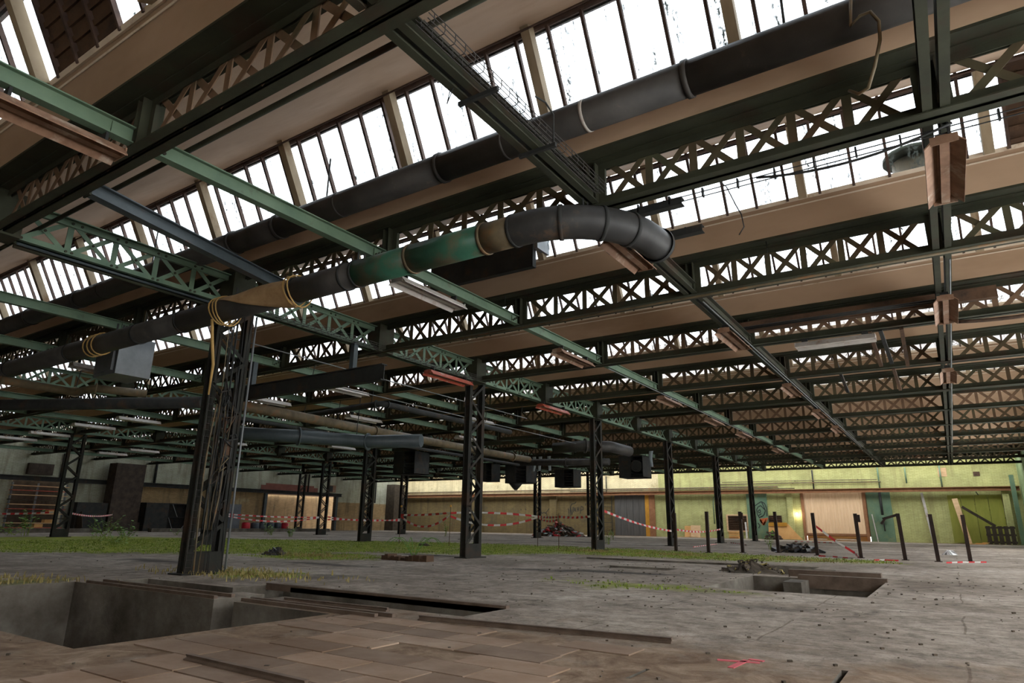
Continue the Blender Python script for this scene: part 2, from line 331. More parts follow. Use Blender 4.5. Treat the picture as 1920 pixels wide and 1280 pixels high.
for i in range(len(xs)-1):
    for j in range(len(ys)-1):
        z = H[i][j]; a, b, c, d = xs[i], xs[i+1], ys[j], ys[j+1]
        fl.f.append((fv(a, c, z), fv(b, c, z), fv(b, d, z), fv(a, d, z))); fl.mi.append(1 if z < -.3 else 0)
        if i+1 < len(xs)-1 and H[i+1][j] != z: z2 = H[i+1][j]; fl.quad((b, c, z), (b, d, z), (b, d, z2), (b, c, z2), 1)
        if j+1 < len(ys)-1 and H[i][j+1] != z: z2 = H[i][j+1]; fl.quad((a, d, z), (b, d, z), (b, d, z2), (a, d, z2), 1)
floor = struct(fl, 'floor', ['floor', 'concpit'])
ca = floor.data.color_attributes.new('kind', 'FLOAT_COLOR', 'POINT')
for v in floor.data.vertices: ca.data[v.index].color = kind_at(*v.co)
# steel frames let into the pit edges
def floor_part(mb, name, mat): return mb.build(name, mat, floor, origin=(0, 0, 0))
for a, b, y in ((-8.7, -6.12, 4.05), (-8.7, -6.12, 4.24), (-5.76, -4.0, 4.10), (-5.76, -3.9, 4.20)): floor_part(MB().box(a, b, y-.02, y+.02, -.06, .03), 'pit_frame', 'ledge')
floor_part(MB().box(-6.95, -3.5, 5.24, 5.30, -.05, .025), 'pit_frame', 'ledge'); floor_part(MB().box(-2.1, -.9, 11.2, 11.36, -.14, .05), 'pit_frame', 'ledge'); floor_part(MB().box(-2.3, -1.0, 11.55, 11.75, -.02, .10), 'pit_frame', 'ledge')
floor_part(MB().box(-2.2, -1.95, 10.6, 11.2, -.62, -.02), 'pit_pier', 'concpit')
# pavers laid in courses in front of the pits
pav = [MB().box(0, L-.014, 0, .246, -.004, .007).mesh('paver', 'paver') for L in (.5, .62, .42)]
y = 1.55; n = 0
while y < 3.95:
    x = -4.28 + random.uniform(-.05, .0)
    while x < -1.72:
        k = random.choice((0, 1, 2)); L = (.5, .62, .42)[k]
        if x+L > -1.62: break
        if x > -4.3 and random.random() > .07: put(pav[k], 'paver', floor, (x, y, random.uniform(-.001, .0025)))
        x += L
    y += .26
# ---- walls
wl = []
def wallbox(name, x0, x1, y0, y1, z0, z1, m): return struct(MB().box(x0, x1, y0, y1, z0, z1), name, m)
wallbox('wall_left', XLL-.35, XLL, YBACK, YFAR, 2.78, 6.1, 'bwhite')
wallbox('wall_left', XLL-.35, XLL, YBACK, 14.7, 0, 2.78, 'bwhite')
wallbox('wall_left', XLL-.9, XLL-.5, 14.7, 17.3, 0, 2.78, 'chimney')
wallbox('wall_left', XLL-.35, XLL, 17.3, 21, 0, 2.78, 'bwhite')
wallbox('wall_left', XLL-.35, XLL, 21, 30.3, 0, 2.78, 'bbrownL')
wallbox('wall_left', XLL-.35, XLL, 37.2, YFAR, 0, 2.2, 'bbrownL')
wallbox('wall_left', XLL-.35, XLL, 37.2, YFAR, 2.2, 2.78, 'bwhite')
wallbox('wall_left', XLL-6.6, XLL-6.3, 27, YFAR, 0, 3.2, 'bbrownL')         # yard wall seen through the opening
wallbox('wall_far', XLL-.4, -17.55, YFAR, YFAR+.35, 0, 2.95, 'bmust')
wallbox('wall_far', XLL-.4, -17.0, YFAR, YFAR+.35, 2.95, 6.1, 'bcream')
wallbox('wall_far', -17.55, -7.75, YFAR, YFAR+.35, 0, 2.95, 'bgreen')
wallbox('wall_far', -17.0, XRR+.3, YFAR, YFAR+.35, 2.95, 6.1, 'bgreen')
wallbox('wall_far', -4.1, -2.84, YFAR, YFAR+.35, 0, 2.95, 'pier')
wallbox('wall_far', -2.84, 2.74, YFAR+.12, YFAR+.35, 0, 2.95, 'bgreen')
wallbox('wall_far', 2.74, XRR+.3, YFAR, YFAR+.35, 0, 2.95, 'bgreen')
wallbox('wall_right', XRR, XRR+.35, 35.5, YFAR, 0, 6.1, 'bgreenR'); wallbox('wall_right', XRR, XRR+.35, YBACK, 35.5, 0, 1.0, 'bgreenR'); wallbox('wall_right', XRR, XRR+.35, YBACK, 35.5, 3.6, 6.1, 'bgreenR')
for k in range(9):
    ya = YBACK + k*4.8; yb = min(ya+.55, 35.5); wallbox('wall_right', XRR, XRR+.35, ya, yb, 1.0, 3.6, 'bgreenR')
    if k == 8: break
    wv_ = thing('window_%d' % (50+k), (XRR+.2, yb, 1.0), None, None, kind='structure'); yc = ya+4.8; fr = MB()  # assumed window, out of view, added to bring in side daylight
    for i in range(6): y_ = yb+(yc-yb)*i/5; fr.box(XRR+.16, XRR+.22, y_-.025, y_+.025, 1.0, 3.6)
    for z_ in (1.02, 1.85, 2.7, 3.58): fr.box(XRR+.165, XRR+.215, yb, yc, z_-.02, z_+.02)
    fr.build('window_frame', 'mullion', wv_); MB().box(XRR+.187, XRR+.193, yb, yc, 1.0, 3.6).build('pane', 'clearglass', wv_); MB().box(XRR-.06, XRR+.16, yb, yc, .97, 1.005).build('window_sill', 'sill', wv_)
wallbox('wall_back', XLL-.35, XRR+.35, YBACK-.35, YBACK, 0, 6.1, 'bwhite')
for k, (x0, x1) in enumerate(((-11.0, -9.75), (-33.2, -32.2), (-25.8, -25.2))): wallbox('wall_far', x0, x1, YFAR-.16, YFAR+.02, 0, 2.95, 'pier' if k == 0 else 'bmust')
struct(MB().box(-8.55, -8.2, YFAR-.14, YFAR+.02, 0, 2.9), 'wall_far', 'bgreen')
struct(MB().box(2.45, 2.74, YFAR-.25, YFAR+.1, 0, 2.9), 'wall_far', 'bgreen')
# ---- sawtooth roof: opaque slope, ridge, steep glazing, plaster band, valley gutter
RY, RZ, SY, SZ, GY, GZ = 2.34, 5.80, P-.405, 4.925, .26, 4.506
X0, X1 = XLL-.1, XRR+.1
PITCHM = .3935; NP = int((X1-X0)/PITCHM)
sl = Vector((0, SY-RY, SZ-RZ)); sn = Vector((0, -sl.z, sl.y)).normalized()      # glazing direction and its outward side
def sheet(mb, a, b, off, x0, x1, mi_in, mi_out):
    """slab between two (y, z) lines with its outside 'off' further out"""
    (ya, za), (yb, zb) = a, b; d = Vector((0, yb-ya, zb-za)).normalized(); n = Vector((0, -d.z, d.y))*off
    A0, A1, B0, B1 = Vector((x0, ya, za)), Vector((x1, ya, za)), Vector((x0, yb, zb)), Vector((x1, yb, zb))
    mb.quad(A0, A1, B1, B0, mi_in); mb.quad(A0+n, B0+n, B1+n, A1+n, mi_out)
    mb.quad(A0, A0+n, A1+n, A1, mi_in); mb.quad(B0, B1, B1+n, B0+n, mi_in); mb.quad(A0, B0, B0+n, A0+n, mi_in); mb.quad(A1, A1+n, B1+n, B1, mi_in)
pane_len = sl.length - .04
def pane_box(mb, x0, x1, y, patch=None):
    a = Vector((0, y+RY, RZ)) + sl.normalized()*.02; b = a + sl.normalized()*pane_len; n = sn*.005
    p = [Vector((x, e.y, e.z)) + k for k in (Vector(), n) for e in (a, b) for x in (x0, x1)]; i = len(mb.v); mb.v += [tuple(q) for q in p]
    for f in ((0, 1, 3, 2), (4, 6, 7, 5), (0, 4, 5, 1), (2, 3, 7, 6), (0, 2, 6, 4), (1, 5, 7, 3)): mb.f.append(tuple(i+t for t in f)); mb.mi.append(0)
def glazing_bar(mb, x, y, wd, dp, inside=.0, long=0):
    a = Vector((x, y+RY, RZ)) - sn*(inside+dp/2); b = Vector((x, y+SY, SZ)) - sn*(inside+dp/2); mb.bar(a, b, wd, dp, sn)
pane_me = MB(); pane_box(pane_me, 0, PITCHM-.012, 0); pane_me = pane_me.mesh('pane', 'glass')
bar_me = MB(); glazing_bar(bar_me, 0, 0, .032, .05); bar_me = bar_me.mesh('glazing_bar', 'mullion')
raf_me = MB(); glazing_bar(raf_me, 0, 0, .10, .12, .052); raf_me = raf_me.mesh('rafter', 'timber')
XG0 = -2.81 - PITCHM*100    # a glazing bar stands at this phase
bars_x = [XG0+PITCHM*k for k in range(200) if X0 < XG0+PITCHM*k < X1]
PATCH = {(-1, k): 1 for k in ()}
wn = 0
for j in range(-3, 13):
    y0 = Gy(j); wn += 1
    ce = MB()
    if j == 12:
        A, B = (y0+.03, GZ), (y0+RY, RZ); q = lambda t: (A[0]+(B[0]-A[0])*t, A[1]+(B[1]-A[1])*t)
        sheet(ce, q(0), q(.25), .08, X0, X1, 0, 1); sheet(ce, q(.96), q(1), .08, X0, X1, 0, 1)
        rl = thing('window_%d' % (wn+30), (0, y0, 5), None, None, kind='structure'); pn = MB()  # assumed rooflight, added to light the far wall
        for k in range(int((X1-X0)/1.2)):
            xx = X0+1.2*k; a, b = Vector((xx, *q(.25))), Vector((xx, *q(.96))); pn.quad(a, a+Vector((1.17, 0, 0)), b+Vector((1.17, 0, 0)), b)
        pn.build('pane', 'glass', rl, kind='stuff'); mm = MB()
        for k in range(int((X1-X0)/1.2)): xx = X0+1.2*k-.015; mm.bar((xx, *q(.25)), (xx, *q(.96)), .05, .08)
        mm.build('glazing_bar', 'mullion', rl, kind='stuff')
    else: sheet(ce, (y0+.03, GZ), (y0+RY, RZ), .08, X0, X1, 0, 1)
    struct(ce, 'ceiling', ['plaster', 'rooftop'])
    ba = MB(); sheet(ba, (y0+SY, SZ), (y0+P-GY, GZ), .05, X0, X1, 0, 1); struct(ba, 'ceiling', ['plaster', 'rooftop'])
    struct(MB().box(X0, X1, y0+P-GY-.01, y0+P+.06, GZ, GZ+.03), 'trim_%d' % (3*wn-2), 'girder')
    tr = MB(); tr.bar((X0, y0+SY-.02, SZ), (X1, y0+SY-.02, SZ), .05, .035, sn); tr.bar((X0, y0+SY+.015, SZ-.075), (X1, y0+SY+.015, SZ-.075), .018, .012, sn); struct(tr, 'trim_%d' % (3*wn-1), 'sill')
    tr = MB(); tr.tube([(X0, y0+RY+.0, RZ-.045), (X1, y0+RY+.0, RZ-.045)], .032, 8); tr.tube([(X0, y0+RY-.14, RZ-.13), (X1, y0+RY-.14, RZ-.13)], .012, 6); tr.bar((X0, y0+RY+.06, RZ-.02), (X1, y0+RY+.06, RZ-.02), .08, .05, sn); struct(tr, 'trim_%d' % (3*wn), 'mullion')
    wd = thing('window_%d' % wn, (0, y0+SY, SZ), None, None, kind='structure')
    lo, hi = (-18.2, XRR) if j in (-1, 0, 1, 2) else (1e3, 1e3)
    pj, bj, rj = MB(), MB(), MB(); shift = 0
    for k, x in enumerate(bars_x):
        xx = x + shift; ind = lo < xx < hi
        dark = (j == -1 and -7.05 < xx < -5.6) or (j == 1 and (.78 < xx < 2.0))
        if dark:
            if ind:
                sh = MB(); pane_box(sh, xx+.01, xx+PITCHM-.01, y0)
                for t in range(7):
                    c = Vector((0, y0+RY, RZ)) + sl*(t+.5)/7 - sn*.012; sh.bar((xx+.02, c.y, c.z), (xx+PITCHM-.02, c.y, c.z), .05, .03, sn)
                sh.build('rusty_sheet', 'rusty', wd, label='rusty corrugated sheet closing one pane')
        elif ind: put(pane_me, 'pane', wd, (xx+.006, y0, 0))
        else: pane_box(pj, xx+.006, xx+PITCHM-.006, y0)
        if ind: put(bar_me, 'glazing_bar', wd, (xx, y0, 0))
        else: glazing_bar(bj, xx, y0, .032, .05)
        if round((x-XG0)/PITCHM) % 5 == 4:
            if ind: put(raf_me, 'rafter', wd, (xx+.198, y0, 0))
            else: glazing_bar(rj, xx+.198, y0, .10, .12, .052)
    if pj.v: pj.build('pane', 'glass', wd, kind='stuff'); bj.build('glazing_bar', 'mullion', wd, kind='stuff'); rj.build('rafter', 'timber', wd, kind='stuff')
# doorway parts of the far wall
dr = thing('door_1', (-19, YFAR, 0), None, None, kind='structure')
for k in range(5): x = -20.35+k*.47; MB().box(x, x+.455, YFAR-.09, YFAR-.03, .02, 2.92).build('door_leaf_panel', 'doord', dr)
MB().box(-18.0, -17.72, YFAR-.14, YFAR-.02, 0, 2.93).build('jamb', 'yellowp', dr, label='ochre yellow door jamb'); MB().box(-17.72, -17.3, YFAR-.12, YFAR-.02, 0, 2.93).build('jamb', 'gatefr', dr)
gt = thing('door_2', (-5.9, YFAR, 0), None, None, kind='structure')
gx0, gx1 = -7.72, -4.14; nsl = 18; wv = (gx1-gx0-.3)/nsl
rib = MB(); rib.prof([(0, 0), (wv*.28, 0), (wv*.36, -.03), (wv*.80, -.03), (wv*.88, 0), (wv, 0), (wv, .02), (0, .02)], (0, 0, .42), (0, 0, 2.86), (1, 0, 0), (0, 1, 0)); rib = rib.mesh('rib_panel', 'gate')
for k in range(nsl): put(rib, 'rib_panel', gt, (gx0+.15+k*wv, YFAR-.02, 0))
for a, b in ((gx0, gx0+.15), (gx1-.15, gx1)): MB().box(a, b, YFAR-.12, YFAR+.02, 0, 2.9).build('jamb', 'gatefr', gt)
MB().box(gx0+.15, gx1-.15, YFAR-.06, YFAR+.02, .30, .42).build('bottom_rail', 'gatefr', gt)
for a, b in ((gx0+.3, gx0+1.25), (gx0+1.75, gx1-.75)): MB().box(a, b, YFAR-.03, YFAR+.02, .05, .10).build('light_leak_strip', 'sill', gt)  # pale strips standing in for daylight leaking under the gate
struct(MB().box(gx0+.15, gx1-.15, YFAR+.1, YFAR+.14, 0, .28), 'wall_far', 'ply')
struct(MB().box(gx0-.1, gx1+.1, YFAR+.04, YFAR+.09, .26, 3.0), 'wall_far', 'gatefr')  # hidden backing added to stop daylight leaking round the gate
struct(MB().box(XLL-6.1, XLL-.35, 26.5, YFAR, 2.80, 2.95), 'ceiling', 'plaster')  # unseen annex roof, added to dim the opening; narrow gap lets light in
struct(MB().box(XLL-6.6, XLL-.35, 26.2, 26.5, 0, 3.2), 'wall_left', 'bbrownL')
# ================================================================== steelwork
def ell(mb, x0, x1, y, z, h, w_, t, up, side):
    """an angle along X: upright leg of height h and a flat leg of width w_"""
    y0, y1 = (y, y+t) if side > 0 else (y-t, y)
    if up: mb.box(x0, x1, y0, y1, z, z+h); mb.box(x0, x1, min(y, y+side*w_), max(y, y+side*w_), z, z+t)
    else: mb.box(x0, x1, y0, y1, z-h, z); mb.box(x0, x1, min(y, y+side*w_), max(y, y+side*w_), z-t, z)
PW = .5; BOT, TOP = ZB+.03, GZ-.035
vert_me = MB().box(-.039, .039, -.006, .006, BOT, TOP).mesh('upright_bar', 'bar')
dg = MB(); dg.bar((-PW/2+.02, -.010, BOT), (PW/2-.02, -.010, TOP), .068, .008, (0, 1, 0)); dg1 = dg.mesh('diagonal_bar', 'bar')
dg = MB(); dg.bar((PW/2-.02, .010, BOT), (-PW/2+.02, .010, TOP), .068, .008, (0, 1, 0)); dg2 = dg.mesh('diagonal_bar', 'bar')
bmeshes = {m_: [MB().box(-.039, .039, -.006, .006, BOT, TOP).mesh('upright_bar', m_)] + [MB().bar((s*(-PW/2+.02), s*-.010, BOT), (s*(PW/2-.02), s*-.010, TOP), .068, .008, (0, 1, 0)).mesh('diagonal_bar', m_) for s in (1, -1)] for m_ in ('bar', 'barbrown')}
def girder(j, x0, x1, stops, fine, label, group, heads=()):
    bm_ = 'barbrown' if j in (0, 3, 6) else 'bar'; vert_me, dg1, dg2 = bmeshes[bm_]
    y = Gy(j); g = thing('lattice_girder', ((x0+x1)/2, y, ZB), label, 'girder', group)
    b = MB(); ell(b, x0, x1, y+.012, ZB, .125, .10, .012, True, 1); ell(b, x0, x1, y-.012, ZB, .125, .10, .012, True, -1); b.build('bottom_chord', 'girder', g)
    b = MB(); ell(b, x0, x1, y+.012, GZ-.004, .085, .10, .012, False, 1); ell(b, x0, x1, y-.012, GZ-.004, .085, .10, .012, False, -1); b.build('top_chord', 'girder', g)
    pts = [x0] + [s for s in stops if x0+.3 < s < x1-.3] + [x1]; jm = MB()
    for a, b_ in zip(pts, pts[1:]):
        a += .16; b_ -= .16; n = max(1, round((b_-a)/PW)); s = (b_-a)/n
        for k in range(n):
            c = a+(k+.5)*s
            if fine:
                for me in (dg1, dg2): o = put(me, 'diagonal_bar', g, (c, y, 0)); o.scale = (s/PW, 1, 1)
                if k: put(vert_me, 'upright_bar', g, (a+k*s, y, 0))
            else:
                h = PW/2-.02
                jm.bar((c-h, y-.01, BOT), (c+h, y-.01, TOP), .068, .008, (0, 1, 0)); jm.bar((c+h, y+.01, BOT), (c-h, y+.01, TOP), .068, .008, (0, 1, 0))
                if k: jm.box(a+k*s-.036, a+k*s+.036, y-.006, y+.006, BOT, TOP)
    if jm.v: jm.build('lattice_bars', bm_, g, kind='stuff')
    for s in stops:
        if x0+.3 < s < x1-.3:
            q = MB().box(s-.13, s+.13, y-.022, y+.022, ZB+.02, GZ-.02); q.box(s-.055, s-.04, y-.10, y+.10, ZB+.03, GZ-.03); q.box(s+.04, s+.055, y-.10, y+.10, ZB+.03, GZ-.03); q.build('gusset', 'girder', g)
    for s in heads: MB().box(s-.17, s+.17, y-.20, y+.20, ZB-.02, GZ-.005).build('node_box', 'girder', g)
    return g
ORD = ['zeroth', 'first', 'second', 'third', 'fourth', 'fifth', 'sixth', 'seventh', 'eighth', 'ninth', 'tenth', 'eleventh', 'twelfth', 'thirteenth', 'fourteenth']
for j in range(0, 13):
    even = j % 2 == 0; nth = ORD[13-j]+' lattice girder from the gate wall'
    girder(j, XA+.19, XRR-.01, (XB, XC, XD), j <= 5, {0: 'lattice girder with brown crossed bars carrying the red-brown lamp trough', 1: 'dark lattice girder that the large grey roof duct runs beside', 2: 'dark lattice girder just behind the end of the curved duct elbow', 3: 'rust-stained lattice girder with the torn hanging cable strip'}.get(j, nth+', in the wide bay by the side wall'), 'lattice girders of the wide bay')
    girder(j, XL1+.19, XA-.19, (XM, XN), 1 <= j <= 3, nth+', between the inner column rows', 'lattice girders between the inner column rows', heads=(XA-.0,) if even else ())
    girder(j, XL2+.19, XL1-.19, (-21.9, -24.9), False, nth+', beyond the second column row', 'lattice girders beyond the second column row', heads=(XL1,) if even else ())
    girder(j, XLL+.02, XL2-.19, (-31.8, -34.8, XL3), False, nth+', against the white brick wall', 'lattice girders against the white brick wall', heads=(XL2,) if even else ())
# lattice beams along the column rows (across the bays), pale green
ln = P-.40; np_ = 5; s_ = ln/np_
def yl(fine, m='green'):
    d1 = MB(); d1.bar((-.010, -s_/2+.02, BOT), (-.010, s_/2-.02, TOP-.05), .06, .008, (1, 0, 0)); d2 = MB(); d2.bar((.010, s_/2-.02, BOT), (.010, -s_/2+.02, TOP-.05), .06, .008, (1, 0, 0))
    v = MB().box(-.006, .006, -.036, .036, BOT, TOP-.05); return d1, d2, v
d1m, d2m, vm = [q.mesh(n, 'green') for q, n in zip(yl(True), ('diagonal_bar', 'diagonal_bar', 'upright_bar'))]
rivet_me = MB().tube([(0, 0, 0), (.014, 0, 0)], .018, 7).mesh('rivet', 'girder')
def cross_lattice(j, x, fine, label, group):
    ya = Gy(j)+.20; g = thing('lattice_beam', (x, ya+ln/2, ZB), label, 'girder', group)
    b = MB()
    for s in (-1, 1): b.box(min(s*.012, s*.024)+x, max(s*.012, s*.024)+x, ya, ya+ln, ZB, ZB+.09); b.box(min(s*.012, s*.09)+x, max(s*.012, s*.09)+x, ya, ya+ln, ZB, ZB+.012)
    bc = b.build('bottom_chord', 'green', g); b = MB()
    for s in (-1, 1): b.box(min(s*.012, s*.024)+x, max(s*.012, s*.024)+x, ya, ya+ln, TOP-.10, TOP-.01); b.box(min(s*.012, s*.09)+x, max(s*.012, s*.09)+x, ya, ya+ln, TOP-.022, TOP-.01)
    tc = b.build('top_chord', 'green', g); jm = MB()
    for k in range(np_):
        c = ya+(k+.5)*s_
        if fine:
            put(d1m, 'diagonal_bar', g, (x, c, 0)); put(d2m, 'diagonal_bar', g, (x, c, 0))
            if k: put(vm, 'upright_bar', g, (x, ya+k*s_, 0))
            for dz, dy in ((ZB+.05, -.07), (ZB+.05, .0), (TOP-.055, -.05), (TOP-.055, .06)): put(rivet_me, 'rivet', bc if dz < 4.2 else tc, (x+.022, c+dy-s_/2+.05, dz))
            put(rivet_me, 'rivet', g, (x+.012, c, (BOT+TOP-.05)/2))
        else:
            jm.bar((x-.01, c-s_/2+.02, BOT), (x-.01, c+s_/2-.02, TOP-.05), .06, .008, (1, 0, 0)); jm.bar((x+.01, c+s_/2-.02, BOT), (x+.01, c-s_/2+.02, TOP-.05), .06, .008, (1, 0, 0))
            if k: jm.box(x-.006, x+.006, ya+k*s_-.036, ya+k*s_+.036, BOT, TOP-.05)
    if jm.v: jm.build('lattice_bars', 'green', g, kind='stuff')
    return g
for j in range(0, 12):
    nb = ', '+ORD[13-j]+' bay from the gate wall'
    cross_lattice(j, XA, j <= 3, 'riveted pale green lattice beam meeting the cable-draped column head' if j == 0 else 'pale green lattice beam over the inner column row'+nb, 'lattice beams over the inner column row')
    cross_lattice(j, XL1, False, 'pale green lattice beam over the second column row'+nb, 'lattice beams over the second column row')
    cross_lattice(j, XL2, False, 'pale green lattice beam over the third column row'+nb, 'lattice beams over the third column row')
# joists between girders at the level of the bottom chords
jl = P-.05
def isec(mb, x, y0, y1, z, h=.16, w_=.10, t=.012):
    mb.box(x-w_/2, x+w_/2, y0, y1, z, z+t); mb.box(x-w_/2, x+w_/2, y0, y1, z+h-t, z+h); mb.box(x-t/2, x+t/2, y0, y1, z+t, z+h-t); return mb
i_me = isec(MB(), 0, .115, jl-.065, 0).mesh('joist_bar', 'green')
ch = MB()
for s in (-1, 1):
    a = s*.025; b = s*.095; x0, x1 = min(a, b), max(a, b)
    ch.box(x0, x1, .115, jl-.065, 0, .012); ch.box(x0, x1, .115, jl-.065, .148, .16); ch.box(min(a, a+s*.012), max(a, a+s*.012), .115, jl-.065, .012, .148)
c_me = ch.mesh('joist_channels', 'girder')
cg_me = MB(); isec(cg_me, 0, .115, jl-.065, 0, .16, .11); cg_me = cg_me.mesh('joist_bar', 'green')
def joist(j, x, me, label, group=None, z=ZB+.015, bolts=0):
    t = thing('steel_joist', (x, Gy(j), z), label, 'beam', group)
    put(me, me.name, t, (x, Gy(j), z))
    for e in (0, 1):
        y = Gy(j)+.14 if e == 0 else Gy(j+1)-.30
        MB().box(x+.012, x+.026, y, y+.16, z+.025, z+.135).build('end_plate', 'green' if me is not c_me else 'girder', t)
        if bolts:
            for b in range(3 if e else 1): put(rivet_me, 'rivet', t, (x+.026, y+.03+.05*b, z+.05+.03*b))
    return t
for j in range(-1, 12):
    nb = ', '+ORD[13-j]+' bay from the gate wall'
    joist(j, XB, i_me, {0: 'pale green joist with bolt holes passing under the grey duct', 1: 'pale green joist with the white-edged lamp trough hung below it'}.get(j, 'pale green joist of the wide bay'+nb), 'green joists of the wide bay', bolts=j in (0, 1, 2))
    joist(j, XC, c_me, {0: 'dark paired-channel joist carrying the wire cable basket', 1: 'dark paired-channel joist under the open mouth of the duct elbow'}.get(j, 'dark paired joist mid-way in the wide bay'+nb), 'paired joists in the middle line')
    joist(j, XD, c_me, 'dark paired joist close to the side wall'+nb, 'paired joists close to the side wall')
    if j >= 0:
        for x, w_ in ((XM, 'pale green joist next to the inner column row'), (XN, 'pale green joist next to the second column row')): joist(j, x, i_me, w_+nb, 'joists between the two inner column rows', bolts=j in (0, 1))
        for x, w_ in ((-21.9, 'pale green joist just past the second column row'), (-24.9, 'pale green joist next to the third column row')): joist(j, x, i_me, w_+nb, 'joists beyond the second column row')
        for x, w_ in ((-31.8, 'third green joist out from the white brick wall'), (-34.8, 'second green joist out from the white brick wall'), (XL3, 'first green joist out from the white brick wall')): joist(j, x, i_me, w_+nb, 'joists along the white brick wall')
# the blue-grey added beam beside the near column
bb = thing('steel_beam', (-7.4, 4.0, 4.0), 'blue-grey painted joist standing apart from the green ones near column', 'beam'); b = MB()
b.prof([(-.06, 0), (.06, 0), (.06, .014), (.008, .014), (.008, .146), (.06, .146), (.06, .16), (-.06, .16), (-.06, .146), (-.008, .146), (-.008, .014), (-.06, .014)], (-7.05, Gy(0)+.125, 3.98), (-7.75, Gy(1)-.125, 3.98), (1, .2, 0), (0, 0, 1)); b.build('beam_bar', 'blue', bb)
MB().box(-7.12, -6.98, Gy(0)+.115, Gy(0)+.135, 3.96, 4.16).build('end_plate', 'girder', bb)
# columns
LY = .245
def column_parts(t, x, y, fine, dark='col'):
    zt = ZB-.02
    for s in (-1, 1):
        lg = MB(); yy = y+s*LY
        lg.box(x-.075, x+.075, yy-.006, yy+.006, .015, zt); lg.box(x-.075, x-.063, yy-.05, yy+.05, .015, zt); lg.box(x+.063, x+.075, yy-.05, yy+.05, .015, zt); lg.build('leg', dark, t)
    n = 9; dz = (zt-.35)/n; jm = MB(); k = 0
    for s in (-1, 1):
        for i in range(n):
            z = .3+i*dz; a, b = ((-1, 1) if i % 2 == 0 else (1, -1)); q = MB() if fine else jm
            q.bar((x+s*.078, y+a*LY, z), (x+s*.078, y+b*LY, z+dz), .055, .008, (1, 0, 0))
            if fine: q.build('lacing_bar', dark, t)
    if not fine: jm.build('lacing', dark, t, kind='stuff')
    b = MB().box(x-.17, x+.17, y-LY-.12, y+LY+.12, 0, .02)
    b.box(x-.085, x-.077, y-LY-.04, y+LY+.04, .02, .30); b.box(x+.077, x+.085, y-LY-.04, y+LY+.04, .02, .30); b.build('base', dark, t)
    MB().box(x-.17, x+.17, y-.19, y+.19, zt, GZ-.005 if x > XL3+.1 else zt+.01).build('head', 'girder', t)
def column(i, j, label, group=None, fine=False):
    x = {0: XA, 1: XL1, 2: XL2, 3: XL3}[i]; t = thing('lattice_column', (x, Gy(j), 0), label, 'column', group); column_parts(t, x, Gy(j), fine); return t
near_col = column(0, 1, 'steel lattice column draped in cables rising beside the open floor pit', None, True)
column(0, 3, 'two-legged dark green steel column standing by the mossy strip', None, True)
for j in (5, 7, 9, 11): column(0, j, 'dark steel column of the inner row, %s from the gate wall' % ORD[(13-j)//2], 'columns of the inner row')
for j in (3, 5, 7, 9, 11): column(1, j, 'laced steel column of the second row, %s from the gate wall' % ORD[(13-j)//2], 'columns of the second row')
for j in (3, 5, 7, 9, 11): column(2, j, 'laced steel column of the third row, %s from the gate wall' % ORD[(13-j)//2], 'columns of the third row')
for j in (7, 9, 11): column(3, j, 'laced steel column against the brick side wall, %s from the gate wall' % ORD[(13-j)//2], 'columns against the brick wall')
# ================================================================== ducts, pipes, lamps and cables under the roof
def band(mb, c, axis, r, wd, k=20):
    a = Vector(axis)*wd/2; mb.tube([Vector(c)-a, Vector(c)+a], r, k)
# large grey duct beside the second girder
D1Y, D1Z, D1R = 4.95, 4.60, .158
d1 = thing('roof_duct', (-8, D1Y, D1Z), 'long smooth grey round duct running below the first row of skylight panes', 'duct')
cuts = [-22.0, -14.83, -12.79, -8.11, -7.1, -4.26, -1.43, 2.0, XRR-.02]
for a, b in zip(cuts, cuts[1:]): MB().tube([(a, D1Y, D1Z), (b, D1Y, D1Z)], D1R, 28).build('duct_section', 'duct', d1, True)
for x in cuts[1:-1]: m = MB(); band(m, (x, D1Y, D1Z), (1, 0, 0), D1R+.014, .05, 28); m.build('joint_collar', 'duct', d1, True)
for x in (-11.9, -5.9, -3.38, -2.44): m = MB(); band(m, (x, D1Y, D1Z), (1, 0, 0), D1R+.004, .035, 28); m.build('seam_tape', 'lampw' if x == -2.44 else 'duct', d1, True)
for x in (-10.4, -6.2, -.6):
    m = MB(); m.tube([(x, D1Y, D1Z+D1R), (x, D1Y, 5.35)], .012, 6); m.build('hanger_rod', 'dark', d1)
# lower duct with a green stretch and a curved end
D2Y, D2Z, D2R = 5.19, 3.712, .168
d2 = thing('roof_duct', (-9, D2Y, D2Z), 'round duct with green stretch and curved open end in front of the columns', 'duct')
for a, b, m_ in ((-24, -16.0, 'duct'), (-16, -13.3, 'duct'), (-13.3, -9.6, 'duct'), (-9.6, -6.9, 'duct'), (-6.9, -5.75, 'duct'), (-5.75, -4.85, 'ductgreen'), (-4.85, -3.80, 'ductgreen'), (-3.80, -3.42, 'pipe')): MB().tube([(a, D2Y, D2Z), (b, D2Y, D2Z)], D2R, 28).build('duct_section', m_, d2, True)
for x, m_ in ((-16, 'dark'), (-13.3, 'dark'), (-10.9, 'dark'), (-9.6, 'dark'), (-6.9, 'dark'), (-5.95, 'dark'), (-5.75, 'dark'), (-4.85, 'pipe'), (-3.80, 'pipe'), (-3.42, 'dark')):
    m = MB(); band(m, (x, D2Y, D2Z), (1, 0, 0), D2R+.012, .035, 28); m.build('joint_collar', m_, d2, True)
ER = 1.02; path = []; n = 18
for k in range(n+1):
    t = k/n*R(84); path.append((-3.42 + .1 + ER*math.sin(t), D2Y + ER*(1-math.cos(t)), D2Z))
path = [(-3.42, D2Y, D2Z)] + path + [(path[-1][0]+.015, path[-1][1]+.22, D2Z)]
